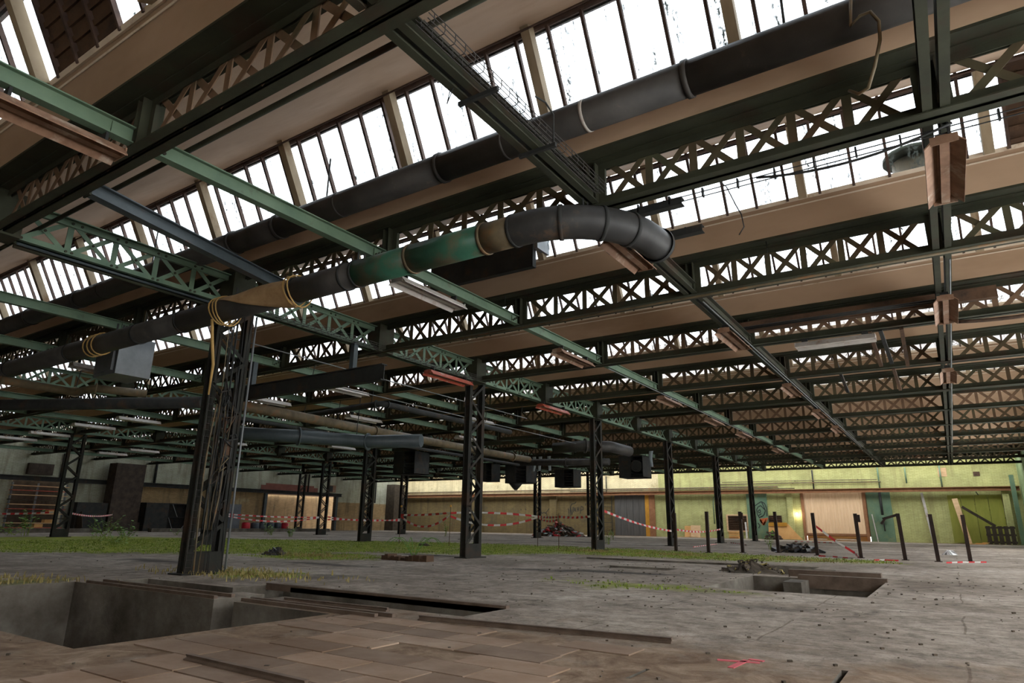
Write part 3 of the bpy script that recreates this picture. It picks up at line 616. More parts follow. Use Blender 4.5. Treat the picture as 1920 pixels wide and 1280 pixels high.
elb = MB().tube(path, D2R+.006, 28, cap=False); elb.build('elbow', 'ductdark', d2, True, label='dark grey curved elbow open at its end')
e = Vector(path[-1]); dv = (Vector(path[-1])-Vector(path[-2])).normalized()
for p_, rr_ in ((path[6], .012), (path[11], .010), (path[15], .012), (path[-1], .022)):
    i = path.index(p_); dd = (Vector(path[min(i+1, len(path)-1)])-Vector(path[i-1])).normalized(); m = MB(); band(m, p_, dd, D2R+.006+rr_, .04, 28)
    if p_ is path[-1]: m = MB().tube([e-dv*.03, e+dv*.02, e+dv*.02, e-dv*.02], [D2R+.03, D2R+.03, D2R-.01, D2R-.012], 28, cap=False)
    m.build('joint_collar', 'dark', d2, True)
m = MB().tube([e-dv*.10, e-dv*.09], D2R-.002, 28); m.build('mouth_shade_disc', 'dark', d2)  # dark disc standing in for the shade inside the open duct mouth
for x in (-15.0, -11.6, -8.2, -5.72, -2.72):
    m = MB(); yy = D2Y if x < -3 else D2Y+.25
    for s in (-1, 1): m.bar((x, yy+s*.05, D2Z+D2R-.01), (x, yy+s*.05, 3.985), .03, .006)
    m.build('hanger_strap', 'dark', d2)
# canvas wrapped round the lower duct, tied with straps
cv = MB(); nx, na = 16, 20
for i in range(nx+1):
    u = i/nx; x = -8.55 + 1.62*u; span = R(60) + R(190)*u
    for k in range(na+1):
        a = R(70) - span*.30 + span*(k/na); rad = D2R + .020 + .012*math.sin(9*u+5*k/na) + (.05*u if k == na else 0)
        a2 = R(95) + (a-R(70))*1.0
        cv.v.append((x + .05*math.sin(3*k/na+4*u), D2Y - math.cos(a2-R(90)+R(90))*rad if False else D2Y + math.cos(a2)*rad, D2Z + math.sin(a2)*rad))
for i in range(nx):
    for k in range(na): q = i*(na+1)+k; cv.f.append((q, q+1, q+na+2, q+na+1)); cv.mi.append(0)
cvt = thing('canvas_wrap', (-7.7, D2Y, D2Z), 'torn tan canvas sheet wrapped over the lower duct above the near column', 'cloth')
cvt_o = cv.build('canvas', 'canvas', cvt, True); md = cvt_o.modifiers.new('thickness', 'SOLIDIFY'); md.thickness = .008
for x, tl in ((-8.62, .0), (-8.56, .06), (-8.50, .10), (-6.96, .02), (-6.90, .08)):
    pts = [(x + .03*math.sin(2*a)+tl*(a/6), D2Y+math.cos(a)*(D2R+.035+tl*.4*max(0, -math.sin(a))), D2Z+math.sin(a)*(D2R+.035+tl*.5*max(0, -math.sin(a)))) for a in [i*2*math.pi/18 for i in range(19)]]
    MB().tube(pts, .011, 6).build('strap', 'strap', cvt, True)
MB().tube([(-8.66, D2Y-.1, D2Z-.14), (-8.72, D2Y-.02, 3.3), (-8.80, D2Y+.1, 2.95), (-8.84, D2Y+.12, 2.5)], [.02, .025, .022, .012], 7).build('strap', 'strap', cvt, True)
for x in (-12.3, -12.15, -12.45):
    pts = [(x + .05*math.sin(a), D2Y+math.cos(a)*(D2R+.02), D2Z+math.sin(a)*(D2R+.02)) for a in [i*2*math.pi/18 for i in range(19)]]; MB().tube(pts, .012, 6).build('wrap_cord', 'strap', d2, True)

# lamp troughs hung below the joists
def lamp(p, q, m_, label, group=None, tube=False):
    p, q = Vector(p), Vector(q); d = (q-p).normalized(); s = Vector((0, 0, 1)).cross(d).normalized(); c = (p+q)/2
    t = thing('lamp_trough', tuple(c), label, 'lamp', group)
    pr = [(-.15, -.05), (-.147, -.06), (-.05, .035), (.05, .035), (.147, -.06), (.15, -.05), (.055, .048), (-.055, .048)]
    MB().prof(pr, p, q, s, (0, 0, 1)).build('reflector', m_, t)
    MB().bar(p+Vector((0, 0, .0)), q+Vector((0, 0, .0)), .07, .06).build('spine', 'lampr' if m_ != 'lampw' else 'lampw', t)
    for e in (p, q): MB().bar(e-d*.006, e+d*.006, .20, .075).build('end_cap', m_, t)
    for e in (p+d*.15, q-d*.15): MB().box(e.x-.05, e.x+.05, e.y-.012, e.y+.012, e.z+.045, ZB+.016).build('hanger', 'dark', t)
    return t
LZ = 3.86
for x, a, b, m_, lb in ((-5.74, 1.28, 2.30, 'lampr', 'red-brown rusted lamp trough ending at the brown-barred girder'), (-5.74, 5.86, 7.22, 'lampw', 'rust-speckled white lamp trough below the long green duct stretch'), (-2.78, 6.2, 7.2, 'lampr', 'brown lamp trough partly behind the duct elbow mouth'),
        (.38, 5.86, 7.1, 'lampr', 'wide rusty lamp trough below the joist close to the green wall')): lamp((x, a, LZ), (x, b, LZ), m_, lb)
for x, a in ((XC, 10.4), (XB, 10.15), (XC, 15.45), (XB, 15.45), (XC, 19.4), (XB, 19.4), (XC, 22.9), (XB, 22.9), (XD, 10.4), (XD, 15.5), (XB, 28.4)): lamp((x, a, LZ), (x, a+1.3, LZ), 'lampr', 'rusty lamp trough under the %s, %s bay from the gate wall' % ({XB: 'green joist', XC: 'middle paired joist', XD: 'side-wall paired joist'}[x], ORD[13-int((a-Y1)//P)-1]), 'rusty lamp troughs over the wide bay')
for a in (10.2, 14.85): lamp((-8.91, a, LZ-.02), (-8.91, a+1.45, LZ-.02), 'lampred', 'red lamp trough beside the lattice beam of the inner column row', 'red lamp troughs along the inner column row')
for x, a in ((XM, 10.05), (XN, 5.88), (XN, 10.05), (XN, 13.6), (XM, 15.6), (XN, 19), (-21.9, 10.2), (-24.9, 10.2), (-21.9, 15.6), (-28.85, 10.4), (-31.8, 10.4), (-31.8, 15.6), (-34.8, 15.6), (-21.9, 19), (-24.9, 15.6)): lamp((x, a, LZ-.02), (x, a+1.35, LZ-.02), 'lampw', 'white lamp trough under %s, %s bay from gate wall' % ({XM: 'joist by the inner column row', XN: 'joist by the second column row', -21.9: 'joist past the second column row', -24.9: 'joist by the third column row', -28.85: 'third-row lattice beam', -31.8: 'third joist from white wall', -34.8: 'second joist from white wall'}[x], ORD[13-int((a-Y1)//P)-1]), 'white lamp troughs between the column rows')
lamp((-1.9, Gy(3)-.03, 3.86), (-.65, Gy(3)-.03, 3.86), 'lampw', 'pale lamp trough set crosswise under a girder near the hanging bars')
# two dark channel stubs sticking out past the elbow
for y, z, a, b, lb in ((5.86, 3.955, -2.95, -1.83, 'dark steel channel stub sticking out under the cable line'), (6.58, 3.955, -3.0, -1.85, 'dark steel channel stub just beyond the duct mouth')):
    t = thing('channel_stub', ((a+b)/2, y, z), lb, 'beam'); MB().prof([(-.045, -.04), (.045, -.04), (.045, -.032), (-.037, -.032), (-.037, .032), (.045, .032), (.045, .04), (-.045, .04)], (a, y, z-.045), (b, y, z-.045), (0, 1, 0), (0, 0, 1)).build('channel', 'dark', t)
    for x in (a+.15, b-.2): MB().tube([(x, y, z-.005), (x, y, z+.02)], .012, 6).build('bolt', 'dark', t)
# dark heater casing in front of the second skylight row
pl = thing('heater_casing', (-6.0, 8.05, 4.6), 'dark sheet-metal casing hung before the second skylight row behind the green duct', 'casing')
MB().box(-7.05, -4.95, 8.02, 8.12, 4.64, 5.52).build('front_sheet', 'dark', pl); MB().box(-7.05, -7.0, 8.12, 8.42, 4.9, 5.5).build('side_sheet', 'silver', pl); MB().box(-4.95, -4.88, 8.05, 8.42, 4.95, 5.45).build('side_sheet', 'silver', pl)
# pale sheet-metal duct box at the far side of the lower duct
sb = thing('air_box', (-14.2, 6.5, 4.0), 'pale galvanised air box behind the strapped stretch of lower duct', 'duct')
MB().box(-14.55, -13.65, 6.15, 6.85, 3.55, 4.35).build('casing', 'silver', sb); MB().box(-14.45, -13.75, 6.10, 6.15, 3.62, 4.28).build('access_panel', 'silver', sb); MB().box(-14.5, -13.7, 6.2, 6.8, 4.35, 4.66).build('neck', 'duct', sb)
# pipes
def pipe(name, pts, r, m_, label, cat='pipe', k=14, flanges=(), group=None, hang=()):
    t = thing(name, tuple(pts[0]), label, cat, group); MB().tube(pts, r, k).build('pipe_run', m_, t, True)
    for f in flanges:
        a, b = Vector(pts[f]), Vector(pts[min(f+1, len(pts)-1)]); d = (b-a).normalized() if (b-a).length > 0 else (a-Vector(pts[f-1])).normalized(); m = MB(); band(m, a, d, r*1.35, .04, k); m.build('flange', m_, t, True)
    for h in hang:
        h = Vector(h); MB().tube([h, (h.x, h.y+.05, ZB+.02)], .011, 5).build('hanger_rod', 'dark', t)
    return t
Z33 = 3.3
pipe('insulated_pipe', [(-13.4, 8.4, Z33), (-13.85, 13.6, Z33), (-14.3, 21.7, Z33), (-14.32, 23, Z33)], .125, 'pipe', 'thick mustard-brown pipe running away past the second column row', flanges=(0, 1, 2), hang=((-13.73, Gy(3), 3.4), (-14, Gy(5), 3.4)))
pipe('steel_pipe', [(-14.1, 8.4, 3.12), (-14.5, 13.6, 3.12), (-14.95, 23.2, 3.12)], .05, 'dark', 'thin dark pipe just below the thick mustard-brown pipe')
pipe('bent_pipe', [(-15.6, 12.02, 3.6), (-13.4, 11.76, 3.6), (-11.75, 11.55, 3.6), (-11.60, 11.6, 3.6), (-11.57, 11.75, 3.6), (-11.6, 14.0, 3.6), (-11.62, 17.5, 3.6)], .075, 'dark', 'black pipe turning a right-angled corner under the joists', flanges=(2, 4), hang=((XM, 11.62, 3.66), (XN, 11.95, 3.66)))
A, B, C_ = onz(0, 712, 3.4), onz(140, 735, 3.4), onz(180, 728, 3.4); D_ = onz(275, 738, 3.4)
pipe('rusty_pipe', [A, B, (B+C_)/2, C_, D_], .085, 'pipe', 'rusty brown pipe with a swan-neck bend below the lower duct', flanges=(1, 3), hang=(tuple(B),))
pipe('dark_duct', [(-22, 4.3, 3.25), (-18.2, 5.9, 3.25), (-13.6, 8.06, 3.25)], .13, 'dark', 'dark round duct slanting past under the rusty swan-neck pipe', 'duct')
pipe('blue_grey_duct', [onz(428, 812, 2.8), onz(560, 818, 2.8), onz(690, 828, 2.8), onz(790, 826, 2.8)], .17, 'blue', 'blue-grey round duct low between the column rows', 'duct', 18, (1, 2), hang=[tuple((lambda a, b: a.lerp(b, (a.y-Gy(3 if False else j_))/(a.y-b.y)))(p_, q_)) for j_ in range(1, 9) for p_, q_ in ((onz(428, 812, 2.8), onz(560, 818, 2.8)), (onz(560, 818, 2.8), onz(690, 828, 2.8)), (onz(690, 828, 2.8), onz(790, 826, 2.8))) if min(p_.y, q_.y) < Gy(j_) < max(p_.y, q_.y)])
pipe('grey_duct', [(-12.0, 21.0, 3.45), (-10.8, 21.2, 3.5), (-10.1, 21.9, 3.5), (-9.95, 23.2, 3.45)], .2, 'duct', 'short grey duct elbow above the hanging heaters', 'duct', 16, (1,), hang=((XM, 21.0, 3.6),)); 
pipe('branch_duct', [(-15.5, 23.9, 3.3), (-13.2, 24.2, 3.25), (-11.3, 24.3, 3.2)], .14, 'duct', 'grey branch duct running between the hanging heaters', 'duct', 14, (1,), hang=((XN, 23.96, 3.4), (XM, 24.26, 3.3)))
pipe('conduit', [(XA-.45, Gy(2)-.14, 3.92), (XRR-.1, Gy(2)-.14, 3.92)], .018, 'pipe', 'thin brown conduit clipped along the girder past the elbow', k=8)
pipe('conduit', [(-18.5, Gy(3)-.15, 3.93), (XA-.3, Gy(3)-.15, 3.93)], .018, 'pipe', 'thin brown conduit clipped below a girder between column rows', k=8)
pipe('line_pipe', [(-20, Gy(0)+.42, 4.22), (XRR-.1, Gy(0)+.42, 4.22)], .026, 'girder', 'slim dark pipe following the brown-barred girder below the plaster slope', k=10)
for y, z in ((Gy(3)-.62, 4.167), (Gy(3)-.52, 4.167)): pipe('line_pipe', [(XC-.05, y, z), (XD+.05, y, z)], .018, 'dark', 'one of two thin dark pipes side by side under the plaster band', k=8, group='paired thin pipes under the plaster band')
# brown timber-cased beam lying before the third plaster band
t = thing('cased_beam', (-.9, Gy(3)-.35, 4.15), 'rust-brown cased beam lying along the plaster band near wall joist', 'beam'); MB().box(-2.75, 1.05, Gy(3)-.42, Gy(3)-.28, 4.147, 4.33).build('casing', 'rusty', t); MB().box(-2.6, -.6, Gy(3)-.435, Gy(3)-.42, 4.17, 4.21).build('lip', 'rusty', t)
# dark suspended runway beam
t = thing('runway_beam', (-10.5, 8.15, 3.3), 'deep dark runway beam hung crosswise behind the near column', 'beam'); MB().prof([(-.07, 0), (.07, 0), (.07, .018), (.008, .018), (.008, .282), (.07, .282), (.07, .3), (-.07, .3), (-.07, .282), (-.008, .282), (-.008, .018), (-.07, .018)], (-13.2, 8.15, 3.18), (-8.15, 8.15, 3.18), (0, 1, 0), (0, 0, 1)).build('beam_bar', 'dark', t)
for x in (XM, XA+.07): MB().box(x-.05, x+.05, 8.10, 8.20, 3.48, ZB+.016).build('hanger_post', 'blue', t)
# wire cable baskets
def basket(pts, label, width=.2, n_h=14, group=None):
    p, q = Vector(pts[0]), Vector(pts[1]); d = (q-p).normalized(); s = d.cross(Vector((0, 0, 1))).normalized(); t = thing('cable_basket', tuple((p+q)/2), label, 'cable tray', group)
    for a, h in ((-1, .08), (1, .08), (-1, .04), (1, .04), (-.9, 0), (-.3, 0), (.3, 0), (.9, 0)): MB().tube([p+s*(a*width/2)+Vector((0, 0, h)), q+s*(a*width/2)+Vector((0, 0, h))], .004, 5).build('long_wire', 'wire', t)
    for k in range(n_h):
        c = p.lerp(q, (k+.5)/n_h); MB().tube([c+s*(-width/2)+Vector((0, 0, .08)), c+s*(-width/2)+Vector((0, 0, .02)), c+s*(-width*.4), c+s*(width*.4), c+s*(width/2)+Vector((0, 0, .02)), c+s*(width/2)+Vector((0, 0, .08))], .004, 5).build('hoop_wire', 'wire', t)
    return t
bk = basket([(-2.545, Gy(0)+.2, 4.03), (-2.545, Gy(1)-.2, 4.03)], 'wire cable basket along the paired joist below the plaster slope', .12, n_h=24)
for y in (3.45, 4.35): MB().box(-2.84, -2.46, y, y+.03, 3.95, 3.985).build('cross_arm', 'dark', bk)
MB().tube([(-2.48, 4.36, 3.97), (-2.47, 4.34, 4.26), (-2.47, 4.2, 4.30), (-2.48, 4.05, 4.27)], .008, 6).build('bent_rod', 'dark', bk)
basket([(XA+.28, Gy(1)+.35, 3.93), (XA+.28, Gy(2)-.25, 3.93)], 'wire cable basket along the lattice beam behind the near column', n_h=18); basket([(XA+.28, Gy(2)+.25, 3.93), (XA+.28, Gy(3)-.25, 3.93)], 'wire cable basket leading up to the red lamp trough', n_h=16)
t = thing('cable_rack', (-.9, Gy(1)+.16, 3.93), 'thin two-rail cable rack slung below the duct-side girder', 'cable tray')
for z, y in ((3.945, Gy(1)+.15), (3.91, Gy(1)+.18)): MB().tube([(-2.55, y, z), (XRR-.2, y, z)], .006, 5).build('rail', 'cable', t)
for k in range(16): x = -2.3+k*.34; MB().box(x-.008, x+.008, Gy(1)+.14, Gy(1)+.19, 3.895, 3.985).build('rack_clip', 'cable', t)
# loose cables
def cable(pts, r, label, m_='cable', group=None):
    o = MB().tube(pts, r, 6).build('loose_cable', m_, None, True, origin=tuple(pts[0])); tag(o, label, 'cable', group); return o
q0 = ony(1592, 40, 4.7)
cable([ony(1595, 0, 4.78), ony(1595, 48, 4.76), ony(1612, 30, 4.75), ony(1632, 22, 4.74), ony(1648, 40, 4.74), ony(1650, 75, 4.74), ony(1640, 125, 4.76), ony(1628, 165, 4.8), ony(1610, 176, 4.86), ony(1592, 170, 4.9)], .013, 'looped brown cable hanging below the long grey duct', 'pipe')
cable([(-2.8, 3.3, 3.99), ony(845, 165, 3.3), ony(838, 195, 3.3), ony(850, 165, 3.3), ony(835, 150, 3.3), ony(820, 155, 3.3)], .005, 'tangle of thin wire dangling from the paired joist')
cable(sag((-1.1, Gy(1)+.13, 3.93), (.45, Gy(1)+.13, 3.96), .10), .012, 'black cable swagged between cable rack clips near the wide rusty lamp')
cable(sag((.5, Gy(3)-.15, 3.9), (2.9, Gy(3)-.15, 4.1), .12), .03, 'sagging dark cable strip below the rust-stained girder', 'rusty')
cable([(ony(1345, 330, Gy(1)+.08).x, Gy(1)+.08, 3.98), ony(1362, 350, 6.05), ony(1380, 385, 6.1), ony(1390, 402, 6.1), ony(1395, 425, 6.1), ony(1386, 440, 6.1)], .006, 'thin wire dangling before the second skylight row')
for k, (x, y, l) in enumerate(((-5.9, 8.66, .5), (-1.6, 8.66, .25))): cable([(x, y, 4.505), (x+.01, y, 4.505-l*.5), (x-.01, y-.01, 4.505-l)], .005, 'short wire hanging from the plaster band beside a lamp', 'cable', 'short hanging wires')
# hanging bars near the crosswise lamp
for k, (a, b) in enumerate((((1630, 620), (1652, 685)), ((1650, 618), (1672, 680)), ((1690, 615), (1702, 685)), ((1562, 665), (1590, 735)), ((1675, 690), (1688, 730)))):
    p, q = ony(a[0], a[1], 12.1 if k < 3 else 15.3), ony(b[0], b[1], 13.3 if k < 3 else 16.4); o = MB().bar(p, q, .06, .05).build('hanging_bar', 'dark' if k % 2 else 'rusty', None, origin=tuple(p)); tag(o, 'dark steel bar slanting down between the girders beyond the crosswise lamp', 'bar', 'slanting steel bars')
# cables, straps and debris bundled inside the near column
cx, cy = XA, Gy(1)
random.seed(11)
for k in range(16):
    y = cy+random.uniform(-.2, .2); x = cx+random.uniform(.125, .2); zt = random.choice((3.9, 3.9, 3.0, 2.4, 2.0)); zb_ = random.choice((.04, .04, .3, .6)); pts = []
    for i in range(9): t_ = i/8; pts.append((x+.03*math.sin(5*t_+k), y+.05*math.sin(3.5*t_+k*1.7), zb_+(zt-zb_)*t_))
    cable(pts, random.choice((.006, .009, .013)), 'cable running down the cable-draped column beside the pit', random.choice(('cable', 'cable', 'wire', 'dark', 'pipe')), 'cables down the draped column')
for k in range(7):
    c = (cx+random.uniform(.17, .2), cy+random.uniform(-.15, .15), 1.0+k*.28); o = MB(); pts = [(c[0]+random.uniform(-.07, .07), c[1]+random.uniform(-.14, .14), c[2]+random.uniform(-.16, .16)) for _ in range(7)]; o.tube(pts, random.choice((.008, .012)), 6)
    o = o.build('cable_tangle', random.choice(('cable', 'wire', 'rusty', 'pipe')), None, True, origin=c); tag(o, 'tangled cable knot caught in the draped column', 'cable', 'cable knots in the draped column')
o = thing('mesh_ladder_tray', (cx+.13, cy-.22, .9), 'narrow wire tray standing upright on the draped column', 'cable tray')
for s in (-.045, .045): MB().tube([(cx+.13, cy-.26+s, .02), (cx+.13, cy-.26+s, 2.6)], .005, 5).build('long_wire', 'wire', o)
for k in range(26): MB().tube([(cx+.13, cy-.305, .1+k*.095), (cx+.13, cy-.215, .1+k*.095)], .004, 4).build('rung_wire', 'wire', o)
o = thing('switch_box', (cx+.13, cy+.08, 1.75), 'dark broken switch box fixed on the draped column', 'box'); MB().box(cx+.08, cx+.18, cy-.02, cy+.14, 1.62, 1.9).build('case', 'dark', o); MB().box(cx+.18, cx+.19, cy, cy+.12, 1.66, 1.86).build('cover', 'rusty', o)
o = MB().tube([(cx+.1, cy+.33, .02), (cx+.1, cy+.33, 1.6), (cx+.1, cy+.33, 3.9)], .016, 8).build('downpipe', 'silver', None, True, origin=(cx+.1, cy+.33, 0)); tag(o, 'thin bright conduit on the outer leg of the draped column', 'pipe')
# hanging air heaters
def heater(x, y, z, w_, d, h, label, zh=ZB):
    t = thing('air_heater', (x, y, z), label, 'heater'); x0, x1, y0, y1 = x-w_/2, x+w_/2, y-d/2, y+d/2; b = MB(); e = .03
    b.box(x0, x1, y0, y1, z, z+e); b.box(x0, x1, y0, y1, z+h-e, z+h); b.box(x0, x0+e, y0, y1, z, z+h); b.box(x1-e, x1, y0, y1, z, z+h); b.box(x0, x1, y1-e, y1, z, z+h); b.box(x0+w_*.45, x0+w_*.5, y0, y1, z, z+h); b.build('casing', 'dark', t)
    MB().box(x0+e, x0+w_*.45, y0+.01, y0+.03, z+e, z+h-e).build('front_panel', 'dark', t)
    for k in range(5): zz = z+.12+k*(h-.2)/5; MB().bar((x0+w_*.5, y0+.05, zz), (x1-e, y0+.05, zz), .10, .008, (0, .6, .8)).build('louvre', 'dark', t)
    for s in (-1, 1): MB().tube([(x+s*(w_/2-.05), y, z+h), (x+s*(w_/2-.05), y, zh+.01)], .012, 5).build('hanger_rod', 'dark', t)
    MB().box(x1-.012, x1+.004, y0-.004, y0+.012, z+.02, z+h-.02).build('edge_strip', 'wire', t)
    return t
heater(-18.1, 20.0, 2.58, 1.15, .9, .92, 'dark boxy air heater hung beside a second-row column', 3.57)
hb = heater(-16.25, 25.4, 2.50, 1.15, .9, .95, 'dark air heater with a funnel-shaped outlet below it', 3.57); MB().tube([(-16.4, 25.2, 2.5), (-16.4, 25.2, 2.35), (-16.4, 25.2, 2.2)], [.32, .2, .06], 12).build('outlet_funnel', 'dark', hb, True)
heater(-15.6, 28.7, 2.48, 1.05, .8, .85, 'dark air heater with two doors beyond the funnel heater', 3.57)
hc = heater(-10.65, 25.4, 2.6, 1.05, .9, .88, 'dark air heater with round fan hung by the slim columns', 3.57); heater(-18.0, 25.4, 2.62, .7, .7, .85, 'small slatted air heater partly behind the two-legged column', 3.57)
MB().tube([(-10.4, 24.95, 3.05), (-10.4, 24.9, 3.05)], .24, 20).build('fan', 'dark', hc); MB().tube([(-10.4+.2*math.cos(a), 24.89, 3.05+.2*math.sin(a)) for a in [i*2*math.pi/20 for i in range(21)]], .012, 5).build('guard_ring', 'wire', hc)
# equipment beams under heaters
for y, x0, x1, rods, lb in ((20.0, -19.2, -11.8, (XL1, XN, XM), 'dark green channel carrying the boxy heater'), (25.4, -18.8, -9.2, (XN, XM), 'dark green channel carrying the funnel heater'), (28.7, -16.4, -11.8, (XN, XM), 'dark green channel carrying the two-door heater')):
    z = 3.57; t = thing('carrier_channel', ((x0+x1)/2, y, z), lb, 'beam'); MB().prof([(-.04, 0), (.04, 0), (.04, .012), (-.028, .012), (-.028, .108), (.04, .108), (.04, .12), (-.04, .12)], (x0, y, z), (x1, y, z), (0, 1, 0), (0, 0, 1)).build('channel', 'girder', t)
    for x in rods: MB().tube([(x, y, z+.11), (x, y, ZB+.02)], .014, 5).build('hanger_rod', 'dark', t)
for k, (x, y) in enumerate(((-15.5, 25.355), (-15.2, 25.355), (-12.3, 25.355), (-9.9, 25.355), (-14.7, 25.355))):
    o = MB(); o.v = []; 
    for i in range(5):
        for s in (-1, 1): o.v.append((x+s*(.09-.008*i)+.03*math.sin(i+k), y-.012-.02*abs(math.sin(2*i+k))*(i > 0), 3.67-i*.16))
    for i in range(4): o.f.append((2*i, 2*i+1, 2*i+3, 2*i+2)); o.mi.append(0)
    o = o.build('rag', 'rag', None, True, origin=(x, y, 3.6)); md = o.modifiers.new('thickness', 'SOLIDIFY'); md.thickness = .01; tag(o, 'pale rag strip hanging by the carrier channel of the heaters', 'rag', 'rags by the heaters')

# conduits along the column row and the joist lines, tie rods
pipe('conduit', [(XA-.06, Gy(0)+.22, 3.925), (XA-.06, Gy(1)-.22, 3.925)], .03, 'girder', 'dark conduit slung right under the riveted lattice beam', k=8)
pipe('conduit', [(XA+.03, Gy(0)+.22, 3.935), (XA+.03, Gy(1)-.22, 3.935)], .02, 'blue', 'thinner blue-grey conduit slung under the riveted lattice beam', k=8)
for x, a, b, lb in ((XC+.08, 9.1, 30, 'thin pale conduit under the middle paired joists beyond the elbow'), (XC+.02, 12.3, 30, 'second thin pale conduit under the middle paired joists'), (XD+.07, 9.1, 30, 'thin pale conduit under the paired joists by the side wall'), (XB+.04, 12.3, 26, 'thin pale conduit under the green joists of the wide bay')): pipe('conduit', [(x, a, 3.952), (x, b, 3.952)], .010, 'silver', lb, k=6)
for x, a, b, z, lb in ((-9.75, 6.2, 15.6, 3.70, 'thin bright tie rod slanting past the near column head'), (-11.0, 9.0, 21, 3.62, 'thin bright tie rod above the black bent pipe')): pipe('tie_rod', [(x, a, z), (x-.05, b, z-.05)], .011, 'silver', lb, k=6, hang=((x, Gy(2), z), (x-.04, Gy(4), z-.03)))
# ventilator standing in the roof valley outside the second skylight row
vx = ony(1705, 270, 9.0).x; t = thing('roof_ventilator', (vx, 9.0, 4.6), 'round dark roof ventilator outside the glass near the wide rusty lamp', 'vent'); MB().tube([(vx, 8.98, 4.54), (vx, 8.98, 5.30)], .24, 18).build('drum', 'pipe', t, True); MB().tube([(vx, 8.98, 5.34), (vx, 8.98, 5.40), (vx, 8.98, 5.52)], [.34, .33, .05], 18).build('cowl', 'girder', t, True); MB().tube([(vx, 8.98, 5.29), (vx, 8.98, 5.35)], .1, 10).build('neck', 'girder', t)
# ================================================================== things on the floor and along the walls
random.seed(5)
# steel posts in a row
for k, (px, py, hgt, ln_) in enumerate(((1268, 1033, 1.12, 0), (1329, 1036, 1.16, .01), (1393, 1036, 1.18, 0), (1460, 1036, 1.2, -.01), (1533, 1041, 1.15, -.02), (1615, 1046, 1.12, -.02), (1698, 1050, 1.12, -.03), (1760, 1053, 1.1, -.03), (1820, 1053, 1.1, -.01))):
    p = onz(px, py, 0); t = thing('steel_post', (p.x, p.y, 0), ['plain dark square steel post in the row before the gate', 'dark square steel post with a bent arm at its top', 'dark square steel post with red and white tape tied on'][1 if k == 6 else 2 if k == 4 else 0], 'post', 'plain posts in the row' if k not in (4, 6) else None)
    MB().bar((p.x, p.y, 0), (p.x+ln_, p.y, hgt), .085, .085, (0, 1, 0)).build('shaft', 'post', t); MB().cbox((p.x, p.y, .008), .16, .16, .016).build('foot_plate', 'post', t)
    if k in (2, 5): MB().box(p.x+.03, p.x+.09, p.y-.05, p.y, hgt-.22, hgt-.03).build('hook_plate', 'post', t)
    if k == 6: MB().bar((p.x+ln_, p.y, hgt-.03), (p.x-.38, p.y-.02, hgt-.14), .06, .06).build('bent_arm', 'post', t); MB().bar((p.x-.30, p.y-.02, hgt-.10), (p.x-.42, p.y-.02, hgt-.26), .10, .05).build('arm_tip', 'post', t)
# thin rods that carry the barrier tape
RODS = [(-16.42, 17.72), (-14.05, 17.58), (-11.69, 19.35), (-10.52, 18.71)]
for k, (x, y) in enumerate(RODS):
    t = thing('tape_rod', (x, y, 0), 'thin rusty rod with ochre cap holding barrier tape' if k < 2 else 'thin bare rusty rod holding barrier tape by the mossy strip', 'rod', 'capped tape rods' if k < 2 else 'bare tape rods'); MB().tube([(x, y, 0), (x+.01, y, 1.28 if k < 2 else 1.1)], .011, 6).build('shaft', 'rusty', t)
    if k < 2: MB().tube([(x+.01, y, 1.25), (x+.01, y, 1.31)], .035, 8).build('cap', 'yellowp', t)
def tape(pts, label, wd=.07, seg=.22, group=None):
    mb = MB(); pts = [Vector(p) for p in pts]; L = 0; out = [pts[0]]
    for a, b in zip(pts, pts[1:]):
        n = max(1, round((b-a).length/(seg))); out += [a.lerp(b, (i+1)/n) for i in range(n)]
    for i, (a, b) in enumerate(zip(out, out[1:])):
        tw = .9*math.sin(i*.35); h0 = Vector((.3*math.sin(tw), .3*math.sin(tw), math.cos(tw*.7)))*wd/2
        mb.quad(a-h0, b-h0, b+h0, a+h0, i % 2)
    o = mb.build('barrier_tape', ['taper', 'tapew'], None, origin=tuple(out[0])); md = o.modifiers.new('thickness', 'SOLIDIFY'); md.thickness = .003; tag(o, label, 'tape', group); return o
r1, r2, r3, r4 = [Vector((x, y, 0)) for x, y in RODS]; zz = lambda v, z: (v.x, v.y, z)
tape(sag(zz(r1, .98), zz(r2, 1.06), .03), 'red and white tape stretched taut between the two capped rods'); tape(sag(zz(r1, .95), zz(r2, 1.0), .38), 'red and white tape sagging low between the two capped rods')
tape(sag(zz(r2, 1.05), zz(r3, .98), -.06), 'red and white tape passing behind the two-legged column'); tape(sag(zz(r2, .95), zz(r3, .96), .28), 'lower slack red and white tape behind the two-legged column')
tape(sag(zz(r3, .98), zz(r4, .96), .02), 'short red and white tape between the bare rods'); tape(sag(zz(r3, .96), zz(r4, .90), .10), 'short slack tape between the bare rods'); c5 = Vector((XA-.10, Gy(5)-.3, 0)); tape(sag(zz(r4, .97), zz(c5, .98), .03), 'red and white tape from bare rod to slim column')
tape(sag((XA+.10, Gy(5)+.3, 1.15), (XA+.1, Gy(7)-.3, .55), .08), 'red and white tape falling between two slim columns before the dark door')
tape(sag((XA+.11, Gy(7)+.3, .6), (XA+.11, Gy(9)-.3, .62), .1), 'red and white tape between slim columns before the louvre')
